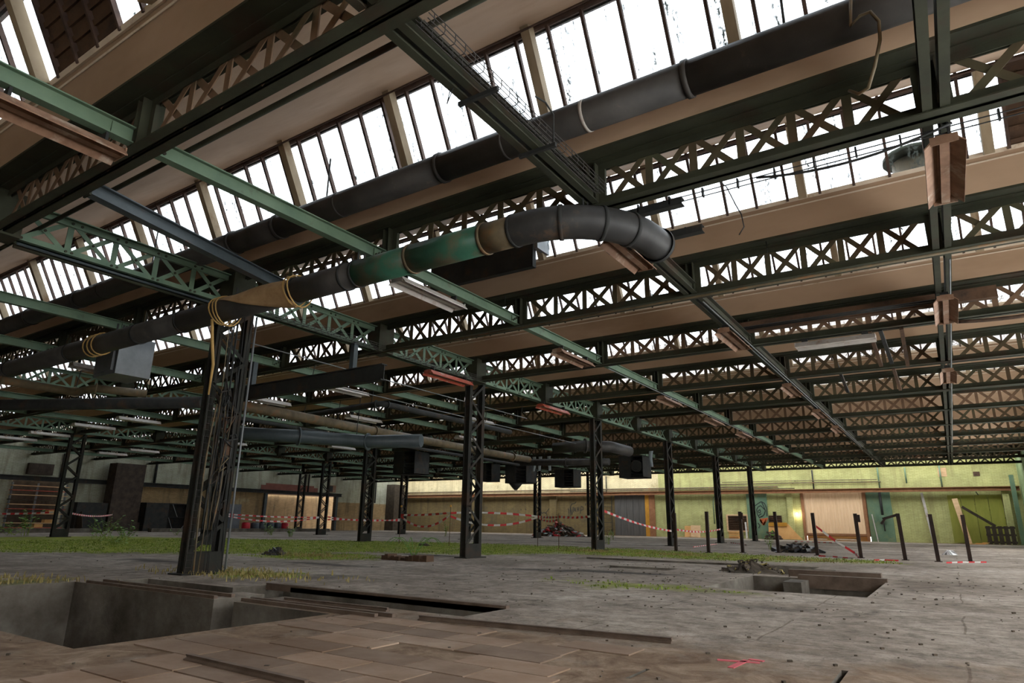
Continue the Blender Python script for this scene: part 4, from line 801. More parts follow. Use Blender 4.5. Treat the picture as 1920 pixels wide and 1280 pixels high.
tape(sag((XL2+.11, Gy(5)+.3, 1.0), (XL2+.11, Gy(7)-.3, .92), .06), 'distant red and white tape before the red drums'); tape(sag((XL2+.11, Gy(5)+.3, .95), (XL2+.11, Gy(7)-.3, .9), .25), 'slack distant tape before the red drums'); tape(sag((XL2+.11, Gy(7)+.3, .95), (XL2+.11, Gy(9)-.3, .9), .15), 'distant tape between third-row columns before brown brick'); tape(sag((XL2+.11, Gy(7)+.3, .8), (XL2+.11, Gy(9)-.3, .8), -.02), 'second distant tape between third-row columns')
tape(sag((-33.5, 9.5, .9), (XL2-.11, Gy(3)-.3, .92), .08), 'distant tape leading to the rack by the white wall'); tape(sag((XL2-.1, Gy(3)+.3, .9), (-36.5, 17.6, .9), .1), 'distant tape running behind the weeds to brick wall')
for (x, y), lb in (((-33.5, 9.5), 'rod'), ((-36.5, 17.6), 'rod')): o = MB().tube([(x, y, 0), (x, y, 1.1)], .02, 6).build('tape_rod', 'rusty', None, True, origin=(x, y, 0)); tag(o, 'thin rod holding distant tape near the white brick wall', 'rod', 'tape rods near the white wall')
p5, p7 = onz(1533, 1041, 0), onz(1615, 1046, 0); tape([(p5.x+.05, p5.y-.05, .78), (p5.x+.5, p5.y-.06, .40), (p5.x+.95, p5.y-.08, .1), (p7.x-.05, p7.y-.08, .012)], 'tape hanging from a post down to the concrete floor')
for k, (a, b) in enumerate((((1535, 1043), (1600, 1048)), ((1640, 1051), (1685, 1052)), ((1775, 1056), (1850, 1055)), ((1490, 1015), (1560, 1018)), ((1370, 1018), (1400, 1022)), ((1300, 1026), (1345, 1020)))):
    p, q = onz(*a, .0), onz(*b, .0); tape([(p.x, p.y, .018), ((p.x*.6+q.x*.4), (p.y*.6+q.y*.4)+.15, .02), (q.x, q.y, .018)], 'scrap of red and white tape lying on the concrete near posts', .035, .2, 'tape scraps on the floor')
# rails and bars lying on the floor
def lie(name, a, b, wd, h, m_, label, cat='rail', z=0):
    p, q = Vector(a), Vector(b); t = thing(name, tuple((p+q)/2), label, cat); s = (q-p).cross(Vector((0, 0, 1))).normalized()
    MB().prof([(-wd/2, 0), (wd/2, 0), (wd/2, .008), (wd*.18, .014), (wd*.18, h-.012), (wd*.3, h), (-wd*.3, h), (-wd*.18, h-.012), (-wd*.18, .014), (-wd/2, .008)], p, q, s, (0, 0, 1)).build('rail_bar', m_, t); return t
r_ = lie('floor_rail', (-3.65, 4.23, 0), (-1.66, 4.47, 0), .06, .035, 'ledge', 'rusty rail lying beside the trench in front of pavers'); MB().bar((-3.68, 4.30, .008), (-1.75, 4.53, .008), .03, .016).build('side_bar', 'ledge', r_)
lie('floor_rail', (-3.60, 2.26, .008), (-2.6, 2.24, .008), .05, .03, 'ledge', 'rusty rail end lying on the pavers by the big pit'); lie('floor_rail', (-5.5, 4.38, 0), (-4.2, 4.44, 0), .05, .03, 'ledge', 'short rusty rail on the ledge between two trenches')
t = thing('rusty_plate', (-9.3, 10.25, 0), 'rough rusty plate lying beside the fern clump', 'plate'); b = MB()
for k in range(14): x = -9.85+k*.085; h = random.uniform(.03, .12); b.box(x, x+.088, 10.12+random.uniform(-.03, .03), 10.38+random.uniform(-.03, .03), 0, h)
b.build('crust', 'rusty', t)
# heaps
def heap(name, c, rx, ry, h, n, mats, label, cat='heap', size=(.04, .14)):
    mb = MB()
    for k in range(n):
        a, r = random.uniform(0, 2*math.pi), math.sqrt(random.random()); x, y = c[0]+rx*r*math.cos(a), c[1]+ry*r*math.sin(a); top = h*max(0, 1-r)**.8; z = random.uniform(.3, 1)*top; s = random.uniform(*size)
        ax = Vector((random.uniform(-1, 1), random.uniform(-1, 1), random.uniform(-.5, .5))).normalized(); mb.bar(Vector((x, y, max(s*.35, z)))-ax*s, Vector((x, y, max(s*.35, z)))+ax*s, s*random.uniform(.5, 1.6), s*random.uniform(.3, .9), (0, 0, 1), random.randrange(len(mats)))
    n0 = len(mb.v); K = 18
    mb.v.append((c[0], c[1], h*.82)); 
    for ring in (1, 2, 3):
        for k in range(K): a = 2*math.pi*k/K; f = ring/3*random.uniform(.85, 1.05); mb.v.append((c[0]+rx*f*math.cos(a), c[1]+ry*f*math.sin(a), h*.8*(1-ring/3)*random.uniform(.7, 1.1)))
    for k in range(K):
        u = (k+1) % K; mb.f.append((n0, n0+1+k, n0+1+u)); mb.mi.append(0)
        for ring in (0, 1): mb.f.append((n0+1+ring*K+k, n0+1+(ring+1)*K+k, n0+1+(ring+1)*K+u, n0+1+ring*K+u)); mb.mi.append(0)
    o = mb.build(name, mats, None, origin=(c[0], c[1], 0), kind='stuff'); o['label'] = label; o['category'] = cat; return o
heap('rubble_heap', (-20.95, 37.2), 1.7, 1.1, 1.0, 260, ['soil', 'woodd', 'rag', 'rusty', 'lampw', 'taper', 'greycab'], 'rubble heap with broken boards and red scraps by mustard wall', size=(.05, .2))
heap('soil_heap', (-3.0, 12.1), .5, .4, .26, 90, ['soil', 'dry', 'soil'], 'small brown heap of soil and rubble by the shallow pit', size=(.02, .06)); heap('black_sheet_heap', (-4.15, 22.5), .75, .5, .32, 60, ['blackbag', 'blackbag', 'soil'], 'crumpled black plastic sheeting heaped behind the posts', size=(.05, .16))
heap('debris_heap', (-12.73, 9.7), .28, .2, .18, 40, ['blackbag', 'woodd'], 'small heap of black debris beside the moss', size=(.03, .08)); heap('debris_heap', (-14.6, 17.0), .2, .2, .12, 20, ['woodd', 'soil'], 'dark crumbs of rubble on the moss by a second-row column', size=(.03, .07))
heap('rubble_heap', (-9.3, 43.3), .5, .45, .7, 60, ['woodd', 'soil', 'leafy', 'rusty'], 'dark rubbish heap behind the orange board at the gate', size=(.05, .14))
o = MB(); c = onz(1782, 1042, 0)
for k in range(10): a = random.uniform(0, 6.28); o.bar((c.x+.2*math.cos(a), c.y+.1*math.sin(a), .03), (c.x+.05*math.cos(a), c.y, .16), .14, .01)
o = o.build('plastic_scrap', 'white', None, origin=(c.x, c.y, 0)); tag(o, 'crumpled white plastic scrap on the concrete near the last post', 'scrap')
# loose crumbs strewn over the floor
mb = MB()
for k in range(900):
    x, y = random.uniform(-6, 2), random.uniform(1.5, 13)
    if random.random() < .35: x, y = random.uniform(-20, -3), random.uniform(4, 20)
    if hole_z(x, y) < 0: continue
    s = random.choice((.004, .006, .008, .012))*(1.2 if y > 8 else 1); mb.bar((x-s, y, s*.45), (x+s*random.uniform(-.5, 1), y+s, s*.5), s*1.3, s*.9, (0, 0, 1), random.choice((0, 0, 1, 2)))
mb.build('floor_crumbs', ['soil', 'woodd', 'grout'], floor, origin=(0, 0, 0), kind='stuff')
o = MB()
for a, b in (((1345, 1237), (1425, 1243)), ((1370, 1252), (1400, 1238)), ((1405, 1236), (1432, 1240))):
    p, q = onz(*a, 0), onz(*b, 0); o.bar((p.x, p.y, .002), (q.x, q.y, .002), .035, .004)
o.build('spray_mark', 'pink', floor, origin=(0, 0, 0), label='pink spray paint mark on the concrete')
# ---- plants
def tuft(mb, c, n, h, sp, wd=.02):
    for k in range(n):
        a = random.uniform(0, 6.283); l = h*random.uniform(.5, 1.1); b = Vector((c[0]+random.gauss(0, sp*.3), c[1]+random.gauss(0, sp*.3), 0)); d = Vector((math.cos(a), math.sin(a), 0)); s = Vector((-d.y, d.x, 0))*wd/2
        m_ = b+d*l*.25+Vector((0, 0, l*.7)); e = b+d*l*.6+Vector((0, 0, l)); i = len(mb.v); mb.v += [tuple(b-s), tuple(b+s), tuple(m_+s*.8), tuple(m_-s*.8), tuple(e)]; mb.f += [(i, i+1, i+2, i+3), (i+3, i+2, i+4)]; mb.mi += [0, 0]
gr = MB(); n = 0
while n < 9000:
    x, y = random.uniform(-25, -.8), random.uniform(5.6, 21.2)
    if mossy(x, y) > .55 and hole_z(x, y) == 0: tuft(gr, (x, y), 3, random.uniform(.012, .04), .15, .02); n += 1
o = gr.build('moss_grass', 'grassy', None, kind='stuff'); o['label'] = 'low moss and grass growing in a strip across the floor'; o['category'] = 'grass'
gr = MB()
for k in range(900):
    x, y = random.choice(((-9, 6.0), (-7.9, 5.95), (-9.4, 3.6), (-11.8, 10), (-8.7, 17.6), (-6, 17.4), (-3, 17.0))); x += random.gauss(0, .6); y += random.gauss(0, .3)
    if hole_z(x, y) == 0: tuft(gr, (x, y), 3, random.uniform(.03, .09), .1, .014)
o = gr.build('dry_grass', 'dry', None, kind='stuff'); o['label'] = 'yellowed weed tufts scattered along the moss edge'; o['category'] = 'grass'
def weed(c, h, n, sp, label, mat='leafy', leaf=.06, group=None):
    t = thing('weed', (c[0], c[1], 0), label, 'plant', group); st, fo = MB(), MB()
    for k in range(n):
        a = random.uniform(0, 6.283); top = Vector((c[0]+sp*random.uniform(.2, 1)*math.cos(a), c[1]+sp*random.uniform(.2, 1)*math.sin(a), h*random.uniform(.5, 1.05))); b = Vector((c[0]+random.gauss(0, sp*.15), c[1]+random.gauss(0, sp*.15), 0)); st.tube([b, b.lerp(top, .5)+Vector((0, 0, h*.08)), top], [.006, .005, .003], 4)
        for i in range(7):
            q = b.lerp(top, .3+.7*i/6)+Vector((random.gauss(0, .03), random.gauss(0, .03), .02)); aa = random.uniform(0, 6.283); d = Vector((math.cos(aa), math.sin(aa), random.uniform(-.3, .5)))*leaf*random.uniform(.6, 1.3); s = Vector((-d.y, d.x, 0))*.38; j_ = len(fo.v); fo.v += [tuple(q), tuple(q+d*.5+s), tuple(q+d), tuple(q+d*.5-s)]; fo.f.append((j_, j_+1, j_+2, j_+3)); fo.mi.append(0)
    st.build('stem', 'grassy', t); fo.build('foliage', mat, t, kind='stuff'); return t
for px, py, h, n, sp, lb, lf in ((190, 1012, .75, 16, .7, 'tall leafy weed before the dark containers', .12), (235, 1012, .6, 14, .7, 'broad leafy weed beside the weed before dark containers', .12), (50, 1004, 1.1, 12, .5, 'tall branching weed before the slatted rack', .15), (15, 1003, .5, 14, 1.0, 'low green weed patch at foot of white wall', .13), (505, 1003, .5, 14, .5, 'bright weed beside the red drums', .12), (545, 1006, .5, 12, .4, 'bright weed by the third-row column', .12), (1140, 1020, .55, 12, .25, 'climbing weed at foot of the slim column', .07), (1150, 1012, .5, 8, .3, 'straggly weed near the dark door', .08), (836, 1005, .9, 10, .3, 'thin bright weed behind the capped tape rod', .1), (1446, 1030, .45, 10, .18, 'small bright weed by the black sheeting', .06), (215, 1022, .4, 14, .9, 'sprawling weed patch on the moss edge', .09), (330, 1003, .3, 6, .4, 'small weed at the container foot', .08)):
    p = onz(px, py, 0); weed((p.x, p.y), h, n, sp, lb, 'leafy', lf)
t = thing('fern', (-9.75, 11.0, 0), 'arching bright green fern clump at the moss edge', 'plant'); 
for k in range(9):
    fr = MB(); a = R(20+k*40)+random.uniform(-.2, .2); d = Vector((math.cos(a), math.sin(a), 0)); s = Vector((-d.y, d.x, 0)); pts = [Vector((-9.75, 11, 0))+d*(.62*u)+Vector((0, 0, .42*math.sin(u*2.4))) for u in [i/12 for i in range(13)]]
    fr.tube(pts, .005, 4)
    for i, p in enumerate(pts[2:]):
        l = .11*(1-i/11)+.02
        for sg in (-1, 1): j_ = len(fr.v); e = p+s*sg*l+Vector((0, 0, .01)); fr.v += [tuple(p-d*.02), tuple(p+d*.02), tuple(e)]; fr.f.append((j_, j_+1, j_+2)); fr.mi.append(0)
    fr.build('frond', 'leafy', t)
# ---- along the far wall
W = YFAR
t = thing('crane_beam', (-20, W-.2, 2.9), 'long rust-brown beam running along the painted far wall above the gate', 'beam'); b = MB(); b.prof([(-.11, 0), (.11, 0), (.11, .025), (.012, .025), (.012, .205), (.11, .205), (.11, .23), (-.11, .23), (-.11, .205), (-.012, .205), (-.012, .025), (-.11, .025)], (XLL+.05, W-.30, 2.80), (XRR-.05, W-.30, 2.80), (0, 1, 0), (0, 0, 1)); b.build('beam_bar', 'gatefr', t)
for k in range(10): x = -40+k*4.7; MB().box(x-.05, x+.05, W-.2, W-.003, 2.84, 2.94).build('bracket', 'gatefr', t)
for z, r, x0, x1, lb in ((3.24, .045, XLL+.1, -9, 'brown pipe along the cream upper wall'), (3.12, .03, -24, -8, 'thin brown pipe just above the crane beam'), (3.42, .03, -13, -3.2, 'thin dark pipe across the lime wall above the gate'), (3.56, .02, -12.5, -3.4, 'upper thin cable pipe across the lime wall above the gate')):
    t = pipe('wall_pipe', [(x0, W-.12, z), ((x0+x1)/2, W-.12, z+.02), (x1, W-.12, z-.02)], r, 'pipe', lb, k=8)
    for x in (x0+1, (x0+x1)/2, x1-1): MB().box(x-.02, x+.02, W-.12, W-.002, z-.02, z+.03).build('clip', 'dark', t)
for x, z0, z1, lb in ((-21.0, 3.0, 4.2, 'short'), (-34, 3.1, 4.3, ''), (-.2, 3.0, 4.3, ''), (-6.9, 3.0, 4.2, ''), (-3.3, 3.0, 4.3, ''), (-1.9, 3.3, 4.2, '')): pipe('drop_pipe', [(x, W-.06, z0), (x, W-.06, z1)], .04, 'pier' if x > -5 else 'dark', 'vertical dark pipe on the upper painted wall', k=8, group='vertical pipes on the upper painted wall')
def stroke(mb, pts, wd=.05, y=W-.006): 
    for a, b in zip(pts, pts[1:]): mb.bar((a[0], y, a[1]), (b[0], y, b[1]), wd, .006, (0, 1, 0))
g = MB()   # sprayed tag on the mustard wall
def px2(l, Y=W): return [(lambda v: (v.x, v.z))(ony(940+a/8, 900+b/8, Y)) for a, b in l]
for l in ([(985, 535), (1000, 548), (1015, 530), (1010, 440), (1000, 425)], [(1040, 530), (1035, 400), (1060, 355), (1100, 350), (1125, 320)], [(1035, 400), (1060, 520), (1085, 400)], [(1085, 480), (1105, 410), (1120, 475)], [(1088, 452), (1120, 450)], [(1140, 400), (1140, 470)], [(1165, 395), (1160, 465)], [(1140, 435), (1165, 432)], [(1185, 500), (1195, 390), (1225, 400), (1230, 440), (1195, 450)], [(1268, 345), (1262, 380)], [(600, 470), (610, 500), (640, 480), (650, 490), (680, 500), (690, 550), (705, 548)], [(660, 500), (690, 460), (730, 415)], [(295, 430), (298, 452)], [(365, 425), (370, 448)]): stroke(g, px2(l))
g.build('graffiti', 'spray', bpy.data.objects['wall_far'], origin=(0, 0, 0), label='black sprayed letters on the mustard wall')
g = MB()
def px3(l): return [(lambda v: (v.x, v.z))(ony(1360+a/8, 880+b/8, W-.165)) for a, b in l]
for l in ([(445, 545), (490, 510), (540, 480), (590, 510), (620, 590), (625, 700)], [(540, 480), (580, 560), (600, 620), (580, 680), (540, 710)], [(470, 600), (490, 560), (530, 540), (560, 570), (600, 610)], [(470, 600), (480, 670), (510, 720), (550, 700)], [(490, 620), (520, 600), (530, 640), (500, 650), (490, 620)], [(500, 690), (540, 660)], [(490, 800), (520, 840), (500, 880)]): stroke(g, px3(l), .055, W-.166)
g.build('graffiti', 'spray', bpy.data.objects['wall_far'], origin=(0, 0, 0), label='black swirling sprayed lines on the teal pier')
g = MB()
for l in ([(520, 750), (600, 740), (640, 735)], [(520, 770), (610, 760)], [(535, 795), (605, 790)], [(560, 820), (595, 815)], [(520, 750), (570, 830), (620, 750)]): stroke(g, px3(l), .10, W-.168)
g.build('graffiti', 'sprayo', bpy.data.objects['wall_far'], origin=(0, 0, 0), label='orange sprayed patch on the teal pier')
g = MB(); up = lambda l: [(lambda v: (v.x, v.z))(ony(1720+a/6.4, 840+b/6.4, W+.115)) for a, b in l]
for l in ([(700, 520), (745, 580), (765, 650), (745, 760), (700, 870), (665, 960), (690, 1050), (705, 1080)], [(590, 720), (660, 680), (750, 660)], [(440, 860), (470, 800), (510, 770), (520, 850), (440, 860)], [(650, 770), (750, 745), (860, 740), (950, 770), (1060, 840)], [(390, 710), (470, 735), (560, 820)], [(600, 860), (720, 870)]): stroke(g, up(l), .05, W+.114)
g.build('graffiti', 'spray', bpy.data.objects['wall_far'], origin=(0, 0, 0), label='dark looping sprayed lines in the lime wall recess')
def wbox(name, px, cat, lab, m_, d=.06, Y=W, parts=None):
    (a, b, c, e) = px; p, q = ony(a, b, Y), ony(c, e, Y); t = thing(name, ((p.x+q.x)/2, Y, min(p.z, q.z)), lab, cat); MB().box(min(p.x, q.x), max(p.x, q.x), Y-d, Y-.004, max(0, min(p.z, q.z)), max(p.z, q.z)).build('panel', m_, t); return t
t = thing('louvre', (-11.7, W, .5), 'brown slatted louvre in a pale frame on the lime wall', 'vent')
for a, b, c, d in ((-12.4, -11.0, 1.42, 1.5), (-12.4, -11.0, .42, .5), (-12.4, -12.3, .5, 1.42), (-11.1, -11.0, .5, 1.42)): MB().box(a, b, W-.08, W-.005, c, d).build('frame', 'wood', t)
for k in range(8): z = .55+k*.11; MB().bar((-12.3, W-.04, z), (-11.1, W-.04, z), .10, .015, (0, .7, .7)).build('slat', 'rusty', t)
MB().box(-12.3, -11.1, W-.012, W-.005, .5, 1.42).build('back', 'woodd', t)
t = thing('louvre', (-9.35, W, .8), 'half-hidden brown louvre beside the teal pier', 'vent'); MB().box(-9.72, -8.95, W-.06, W-.005, .75, 1.45).build('back', 'rusty', t)
for k in range(6): z = .82+k*.11; MB().bar((-9.68, W-.07, z), (-9.0, W-.07, z), .09, .012, (0, .7, .7)).build('slat', 'rusty', t)
t = thing('tilted_board', (-8.9, 43.9, 0), 'orange plywood board leaning in front of the rubbish by the gate', 'board'); b = MB(); pr = [(-9.72, .03), (-7.75, .03), (-8.05, .35), (-8.55, .95), (-9.7, .98)]; n0 = 0
b.v = [(x, 44.05+z*.12-.0, z) for x, z in pr]+[(x, 44.09+z*.12, z) for x, z in pr]; b.f = [(0, 1, 2, 3, 4), (9, 8, 7, 6, 5)]+[(i, (i+5), (i+1) % 5+5, (i+1) % 5) for i in range(5)]; b.mi = [0]*7; b.build('sheet', 'ply', t); MB().box(-9.65, -8.6, 44.10, 44.16, .80, 1.02).build('stiffener', 'yellowp', t)
for x0, x1, h, y, lb, m_ in ((-14.75, -14.1, .78, 44.2, 'pale plywood panel propped against the lime wall', 'wood'), (-15.2, -14.78, .74, 44.3, 'second plywood panel beside the pale one', 'ply')):
    t = thing('board', ((x0+x1)/2, y, 0), lb, 'board'); b = MB(); b.v = [(x, y+z*.2+dy, z) for dy in (0, .03) for z in (0, h) for x in (x0, x1)]; b.f = [(0, 1, 3, 2), (4, 6, 7, 5), (0, 4, 5, 1), (2, 3, 7, 6), (0, 2, 6, 4), (1, 5, 7, 3)]; b.mi = [0]*6; b.build('sheet', m_, t)
for k in range(5): 
    a = (-15.6+k*.35, 43.4+.1*(k % 3), .02+.012*k); o = MB().bar(a, (a[0]+1.3, a[1]+.25-.1*k, a[2]), .12, .02).build('loose_plank', 'wood', None, origin=a); tag(o, 'loose plank lying in front of the propped plywood', 'plank', 'loose planks by the lime wall')
o = MB().bar((-11.05, 44.05, .02), (-11.15, 44.35, 1.02), .10, .03, (0, 1, 0)).build('loose_plank', 'lampw', None, origin=(-11.05, 44.05, 0)); tag(o, 'short pale plank leaning beside the louvre', 'plank'); t = thing('crate', (-11.8, 43.9, 0), 'small orange-brown crate on the floor under the louvre', 'crate')
for k in range(3): MB().box(-12.1, -11.5, 43.75, 43.78, .08+k*.13, .18+k*.13).build('slat', 'ply', t); MB().box(-12.1, -11.5, 44.17, 44.2, .08+k*.13, .18+k*.13).build('slat', 'ply', t)
MB().box(-12.1, -11.5, 43.78, 44.17, 0, .08).build('base', 'ply', t)
o = MB().bar((.62, 43.9, .02), (.28, 44.3, 2.4), .26, .04, (0, 1, 0)).build('leaning_plank', 'wood', None, origin=(.62, 43.9, 0)); tag(o, 'long pale plank leaning upright in the lime recess', 'plank')
o = MB().bar((-1.0, 44.55, 0), (-1.25, 44.6, 2.75), .13, .06, (0, 1, 0)).build('pale_post', 'lampw', None, origin=(-1.0, 44.5, 0)); tag(o, 'pale wooden post propped under the crane beam', 'post')
o = MB().bar((1.9, 44.2, .95), (.55, 44.0, 1.95), .14, .12, (0, 1, 0)).build('slanting_beam', 'woodd', None, origin=(1.9, 44.2, .9)); tag(o, 'dark timber slanting from the pallet to the pale plank', 'beam')
t = thing('pallet', (2.05, 44.0, 0), 'dark wooden pallet standing on edge in the lime recess', 'pallet')
for k in range(5): x = 1.45+k*.26; MB().box(x, x+.19, 43.95, 43.98, .02, .95).build('slat', 'woodd', t)
for z in (.08, .45, .82): MB().box(1.43, 2.72, 43.98, 44.06, z, z+.1).build('cross_bar', 'woodd', t)
o = MB(); 
for k in range(3): o.box(.6+k*.3, 1.3+k*.1, 43.6+k*.08, 43.72+k*.08, .0+k*.035, .035+k*.035)
o = o.build('board_pile', 'ply', None, origin=(.9, 43.6, 0)); tag(o, 'low pile of orange boards at foot of the pale plank', 'boards')
t = thing('yellow_panel', (.4, W, 0), 'yellow-green plain panel fixed in the lime recess', 'panel')
for k in range(4): x = -.05+k*.62; MB().box(x, x+.60, W+.06, W+.11, .05, 2.6).build('panel', 'yellowg', t)
for (a, b, c, d), lb, m_ in (((1757, 877, 1776, 893), 'pale square patch on the upper lime wall', 'wood'), ((1824, 884, 1838, 892), 'brown oval patch on the upper lime wall', 'rusty')): wbox('wall_patch', (a, b, c, d), 'patch', lb, m_, .015)
t = thing('wall_ladder', (-20.9, W, 0), 'narrow iron ladder fixed beside the dark sliding door', 'ladder')
for x in (-21.25, -20.6): MB().bar((x, W-.08, .02), (x, W-.08, 2.75), .04, .04, (0, 1, 0)).build('rail', 'dark', t)
for k in range(9): MB().tube([(-21.25, W-.08, .3+k*.29), (-20.6, W-.08, .3+k*.29)], .014, 6).build('rung', 'dark', t)
for z in (.5, 2.4): MB().box(-21.27, -21.23, W-.08, W, z, z+.03).build('stay', 'dark', t)
o = MB().tube([(-13.2, W-.05, .9), (-13.2, W-.05, 2.3), (-13.15, W-.05, 2.6), (-12.9, W-.05, 2.75)], .035, 8).build('bent_conduit', 'pier', None, True, origin=(-13.2, W-.05, .9)); tag(o, 'bent conduit on the lime wall near the propped plywood', 'pipe')
o = MB().bar((-3.75, W-.06, .0), (-3.9, W-.03, 1.55), .05, .03, (0, 1, 0)).build('pale_batten', 'lampw', None, origin=(-3.75, W-.06, 0)); tag(o, 'thin pale batten leaning on the teal wall beside gate', 'batten')
t = thing('meter_box', (-3.4, W, 1.2), 'dark pipe and valve box on the teal wall beside gate', 'box'); MB().box(-3.55, -3.2, W-.16, W-.005, 1.15, 1.5).build('case', 'pier', t); MB().tube([(-3.35, W-.08, 1.5), (-3.35, W-.08, 2.8)], .07, 10).build('riser', 'dark', t, True); MB().tube([(-3.35, W-.08, 1.15), (-3.33, W-.08, .6)], .03, 8).build('tail_pipe', 'dark', t, True)
t = thing('side_pier', (3.0, 42.8, 0), 'green steel corner post with grey pipe at the right of the recess', 'post'); MB().box(2.86, 3.06, 43.9, 44.1, 0, 3.6).build('shaft', 'pier', t); MB().box(2.82, 3.10, 43.86, 44.14, 0, .03).build('foot_plate', 'pier', t); t['label'] = 'green steel corner post beside the lime recess'
# small wall lamp by the gate: a bare lit bulb
t = thing('wall_lamp', (-8.0, W, 1.5), 'small bare lit bulb on the wall beside the gate', 'lamp'); MB().box(-8.04, -7.96, W-.10, W, 1.5, 1.6).build('holder', 'dark', t)
em = bpy.data.materials.new('bulb_light'); em.use_nodes = True; em.node_tree.nodes.remove(em.node_tree.nodes['Principled BSDF']); e_ = em.node_tree.nodes.new('ShaderNodeEmission'); e_.inputs[0].default_value = (1, .85, .62, 1); e_.inputs[1].default_value = 25; em.node_tree.links.new(e_.outputs[0], em.node_tree.nodes['Material Output'].inputs[0]); M['bulb'] = em
MB().tube([(-8.0, W-.19, 1.46), (-8.0, W-.19, 1.50), (-8, W-.19, 1.58), (-8, W-.19, 1.62)], [.02, .06, .06, .02], 10).build('bulb', 'bulb', t, True); MB().box(-8.02, -7.98, W-.19, W-.05, 1.60, 1.63).build('arm', 'dark', t)
# ---- along the white brick wall
XW = XLL
t = thing('wall_girder', (XW+.15, 25, 2.72), 'dark steel beam carrying the white upper brick wall', 'beam'); MB().prof([(-.12, 0), (.12, 0), (.12, .03), (.015, .03), (.015, .22), (.12, .22), (.12, .25), (-.12, .25), (-.12, .22), (-.015, .22), (-.015, .03), (-.12, .03)], (XW+.13, 13.9, 2.62), (XW+.13, 37.6, 2.62), (1, 0, 0), (0, 0, 1)).build('beam_bar', 'dark', t)
for y in (30.4, 37.1): MB().box(XW+.02, XW+.22, y-.11, y+.11, 0, 2.62).build('support_post', 'blue', t)
t = thing('chimney_stack', (XW+.6, 20.2, 0), 'sooty dark brick stack rising against the white wall', 'stack'); MB().box(XW+.27, XW+1.15, 19.3, 21.0, .5, 3.85).build('shaft', 'chimney', t); MB().box(XW+.02, XW+1.25, 19.2, 21.1, 0, .5).build('plinth', 'chimney', t)
t = thing('storage_rack', (XW+.9, 16, 0), 'dark slatted storage rack with red shelves beside white wall', 'rack')
for y in (14.6, 15.8, 17.2): MB().box(XW+.3, XW+.38, y-.04, y+.04, 0, 2.5).build('upright', 'greycab', t)
for k in range(10): z = .15+k*.24; MB().box(XW+.15, XW+.6, 14.55, 17.25, z, z+.04).build('shelf', ('lampred', 'wood', 'woodd', 'wood')[k % 4], t)
for y, z, s in ((16.6, .443, .5), (16.7, .923, .5), (16.1, .203, .4)):
    o = thing('cardboard_box', (XW+.4, y, z), 'brown cardboard box stacked in the slatted rack', 'box', 'boxes in the slatted rack'); MB().box(XW+.2, XW+.58, y-s/2, y+s/2, z-.01+.0, z+.16).build('carton', 'ply', o); MB().box(XW+.38, XW+.42, y-s/2-.004, y+s/2+.004, z+.16, z+.164).build('tape_strip', 'wood', o)
t = thing('steel_container', (XW+1.2, 22.7, 0), 'dark open steel container with V-shaped braces before brown brick', 'container'); b = MB(); y0, y1, x0, x1 = 21.15, 24.3, XW+.35, XW+1.5
b.box(x0, x1, y0, y1, 0, .05); b.box(x0, x1, y0, y1, 1.6, 1.65); b.box(x0, x0+.04, y0, y1, .05, 1.6); b.box(x0, x1, y0, y0+.04, .05, 1.6); b.box(x0, x1, y1-.04, y1, .05, 1.6); b.box(x1-.03, x1, y0, 22.6, .05, 1.6); b.build('casing', 'dark', t); MB().box(x0, x1, 22.6, y1, .80, .84).build('shelf', 'dark', t)
for a, c, z0, z1 in ((22.8, 23.2, 1.6, .84), (24.1, 23.7, 1.6, .84), (22.65, 23.0, .8, .05), (24.0, 23.5, .8, .05)): MB().bar((x1-.01, a, z0), (x1-.01, c, z1), .035, .02, (1, 0, 0)).build('brace', 'silver', t)
t = thing('steel_container', (XW+1.2, 18.2, 0), 'second dark container with sloping flap between rack and stack', 'container'); MB().box(XW+.3, XW+1.3, 17.5, 19.1, 0, 1.55).build('casing', 'dark', t); MB().bar((XW+1.34, 17.6, .9), (XW+1.7, 17.6, .05), .9, .03, (0, 1, 0)).build('flap', 'woodd', t); MB().box(XW+1.3, XW+1.32, 17.6, 19.0, .8, .86).build('edge_bar', 'greycab', t)
t = thing('grey_cabinet', (XW+.6, 26.6, 0), 'pale grey metal cabinet against the brown brick wall', 'cabinet'); MB().box(XW+.05, XW+.6, 26.0, 28.2, 0, 1.75).build('body', 'greycab', t)
for y in (26.05, 26.77, 27.49): MB().box(XW+.6, XW+.62, y, y+.68, .08, 1.7).build('door', 'greycab', t)
t = thing('grey_cabinet', (XW+1.5, 26.4, 0), 'low grey-blue cabinet standing before the pale one', 'cabinet'); MB().box(XW+1.2, XW+1.7, 25.6, 26.9, 0, 1.2).build('body', 'bluep', t); MB().box(XW+1.7, XW+1.72, 25.65, 26.85, .08, 1.15).build('door', 'bluep', t)
for k, y in enumerate((27.6, 28.3, 28.9, 29.5, 30.1, 30.7)):
    red = k in (0, 5); t = thing('drum', (XW+2.2, y, 0), 'red plastic drum in the row before the brown brick wall' if red else 'grey-blue drum in the row between the red drums', 'drum', 'red drums' if red else 'grey-blue drums'); m_ = 'redp' if red else 'bluep'; MB().tube([(XW+2.2, y, 0), (XW+2.2, y, .02), (XW+2.2, y, .5), (XW+2.2, y, .54)], [.24, .27, .27, .24], 16).build('body', m_, t, True); MB().tube([(XW+2.2, y, .54), (XW+2.2, y, .57)], .2, 14).build('lid', m_, t, True)
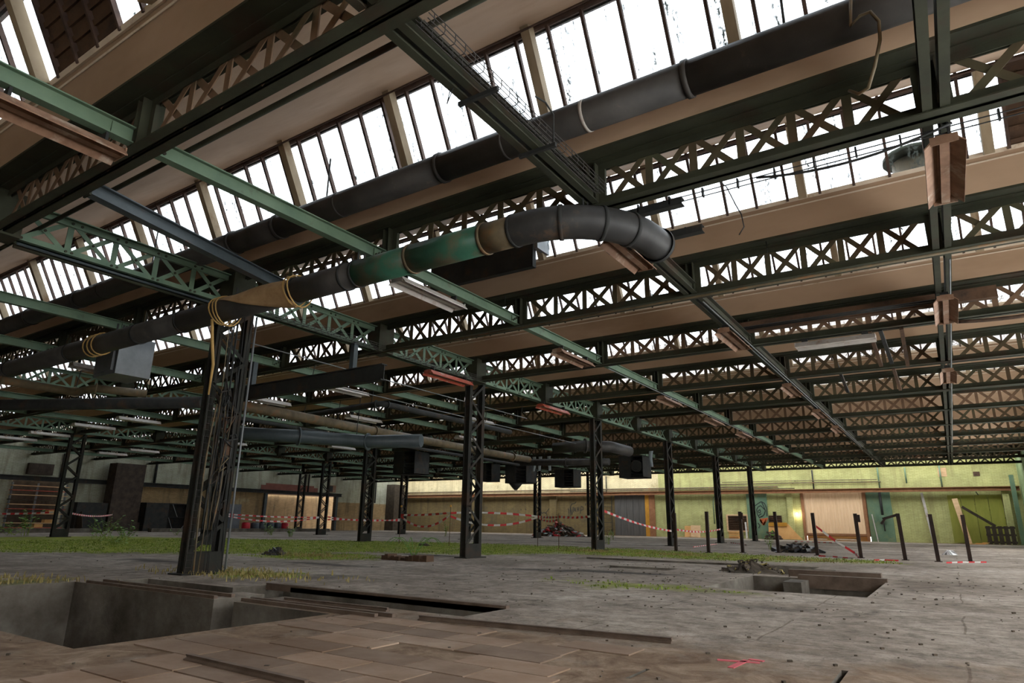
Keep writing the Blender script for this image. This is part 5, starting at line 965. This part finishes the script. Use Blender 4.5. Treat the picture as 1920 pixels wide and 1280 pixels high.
for y, z0, z1, w_ in ((22.2, 2.9, 4.3, .14), (27.9, 2.9, 4.4, .1), (34.2, 2.9, 4.4, .12), (41.5, 2.3, 4.3, .1), (16.9, 2.9, 4.2, .12)): o = MB().tube([(XW+.08, y, z0-.03), (XW+.08, y, z1)], w_/2, 8).build('wall_pipe', 'dark', None, True, origin=(XW+.08, y, z0)); tag(o, 'vertical dark pipe on the white upper brick wall', 'pipe', 'vertical pipes on the white wall')
o = MB().box(XW, XW+.03, 30.0, 35.2, 2.88, 3.20); o.box(XW, XW+.03, 30.4, 34.8, 3.20, 3.34); o = o.build('painted_band', 'redband', bpy.data.objects['wall_left'], origin=tuple(bpy.data.objects['wall_left']['_o']), label='stepped red-brown painted band'); 
t = thing('fuse_box', (XW+.1, 36.6, 3.0), 'rusty open fuse box on the white upper wall', 'box'); MB().box(XW+.002, XW+.14, 36.3, 36.95, 2.95, 3.5).build('case', 'lampr', t); MB().box(XW+.14, XW+.16, 36.3, 36.6, 3.0, 3.45).build('door', 'dark', t)
t = thing('fuse_box', (XW+.1, 16.0, 3.1), 'grey box fixed above the slatted rack', 'box'); MB().box(XW+.002, XW+.3, 15.2, 16.4, 2.95, 3.55).build('case', 'chimney', t); MB().box(XW+.3, XW+.32, 15.25, 16.35, 3.0, 3.5).build('door', 'chimney', t)
t = thing('fuse_box', (XW+.1, 26.3, 3.0), 'blue-grey switch cabinet above the pale cabinet', 'box'); MB().box(XW+.02, XW+.28, 26.1, 26.7, 2.9, 3.9).build('case', 'bluep', t); MB().box(XW+.28, XW+.30, 26.12, 26.68, 2.95, 3.85).build('door', 'bluep', t)
o = MB().box(XLL+.02, XLL+1.0, 42.9, 44.15, 0, 3.9).build('corner_casing', 'woodd', None, origin=(XLL+.5, 43.7, 0)); tag(o, 'dark boarded casing filling the corner of brick walls', 'casing')
# low kerbs across the floor before the white wall
for y0, y1, x, lb in ((7, 17.4, -36.8, 'dark low kerb before the slatted rack'), (20.2, 33, -37.4, 'dark low kerb before the drums')): o = MB().box(x-.25, x+.1, y0, y1, 0, .16).box(x-.27, x+.12, y0, y1, .16, .20).build('kerb', 'concpit', None, origin=(x, y0, 0)); tag(o, lb, 'kerb')
clear_origin()
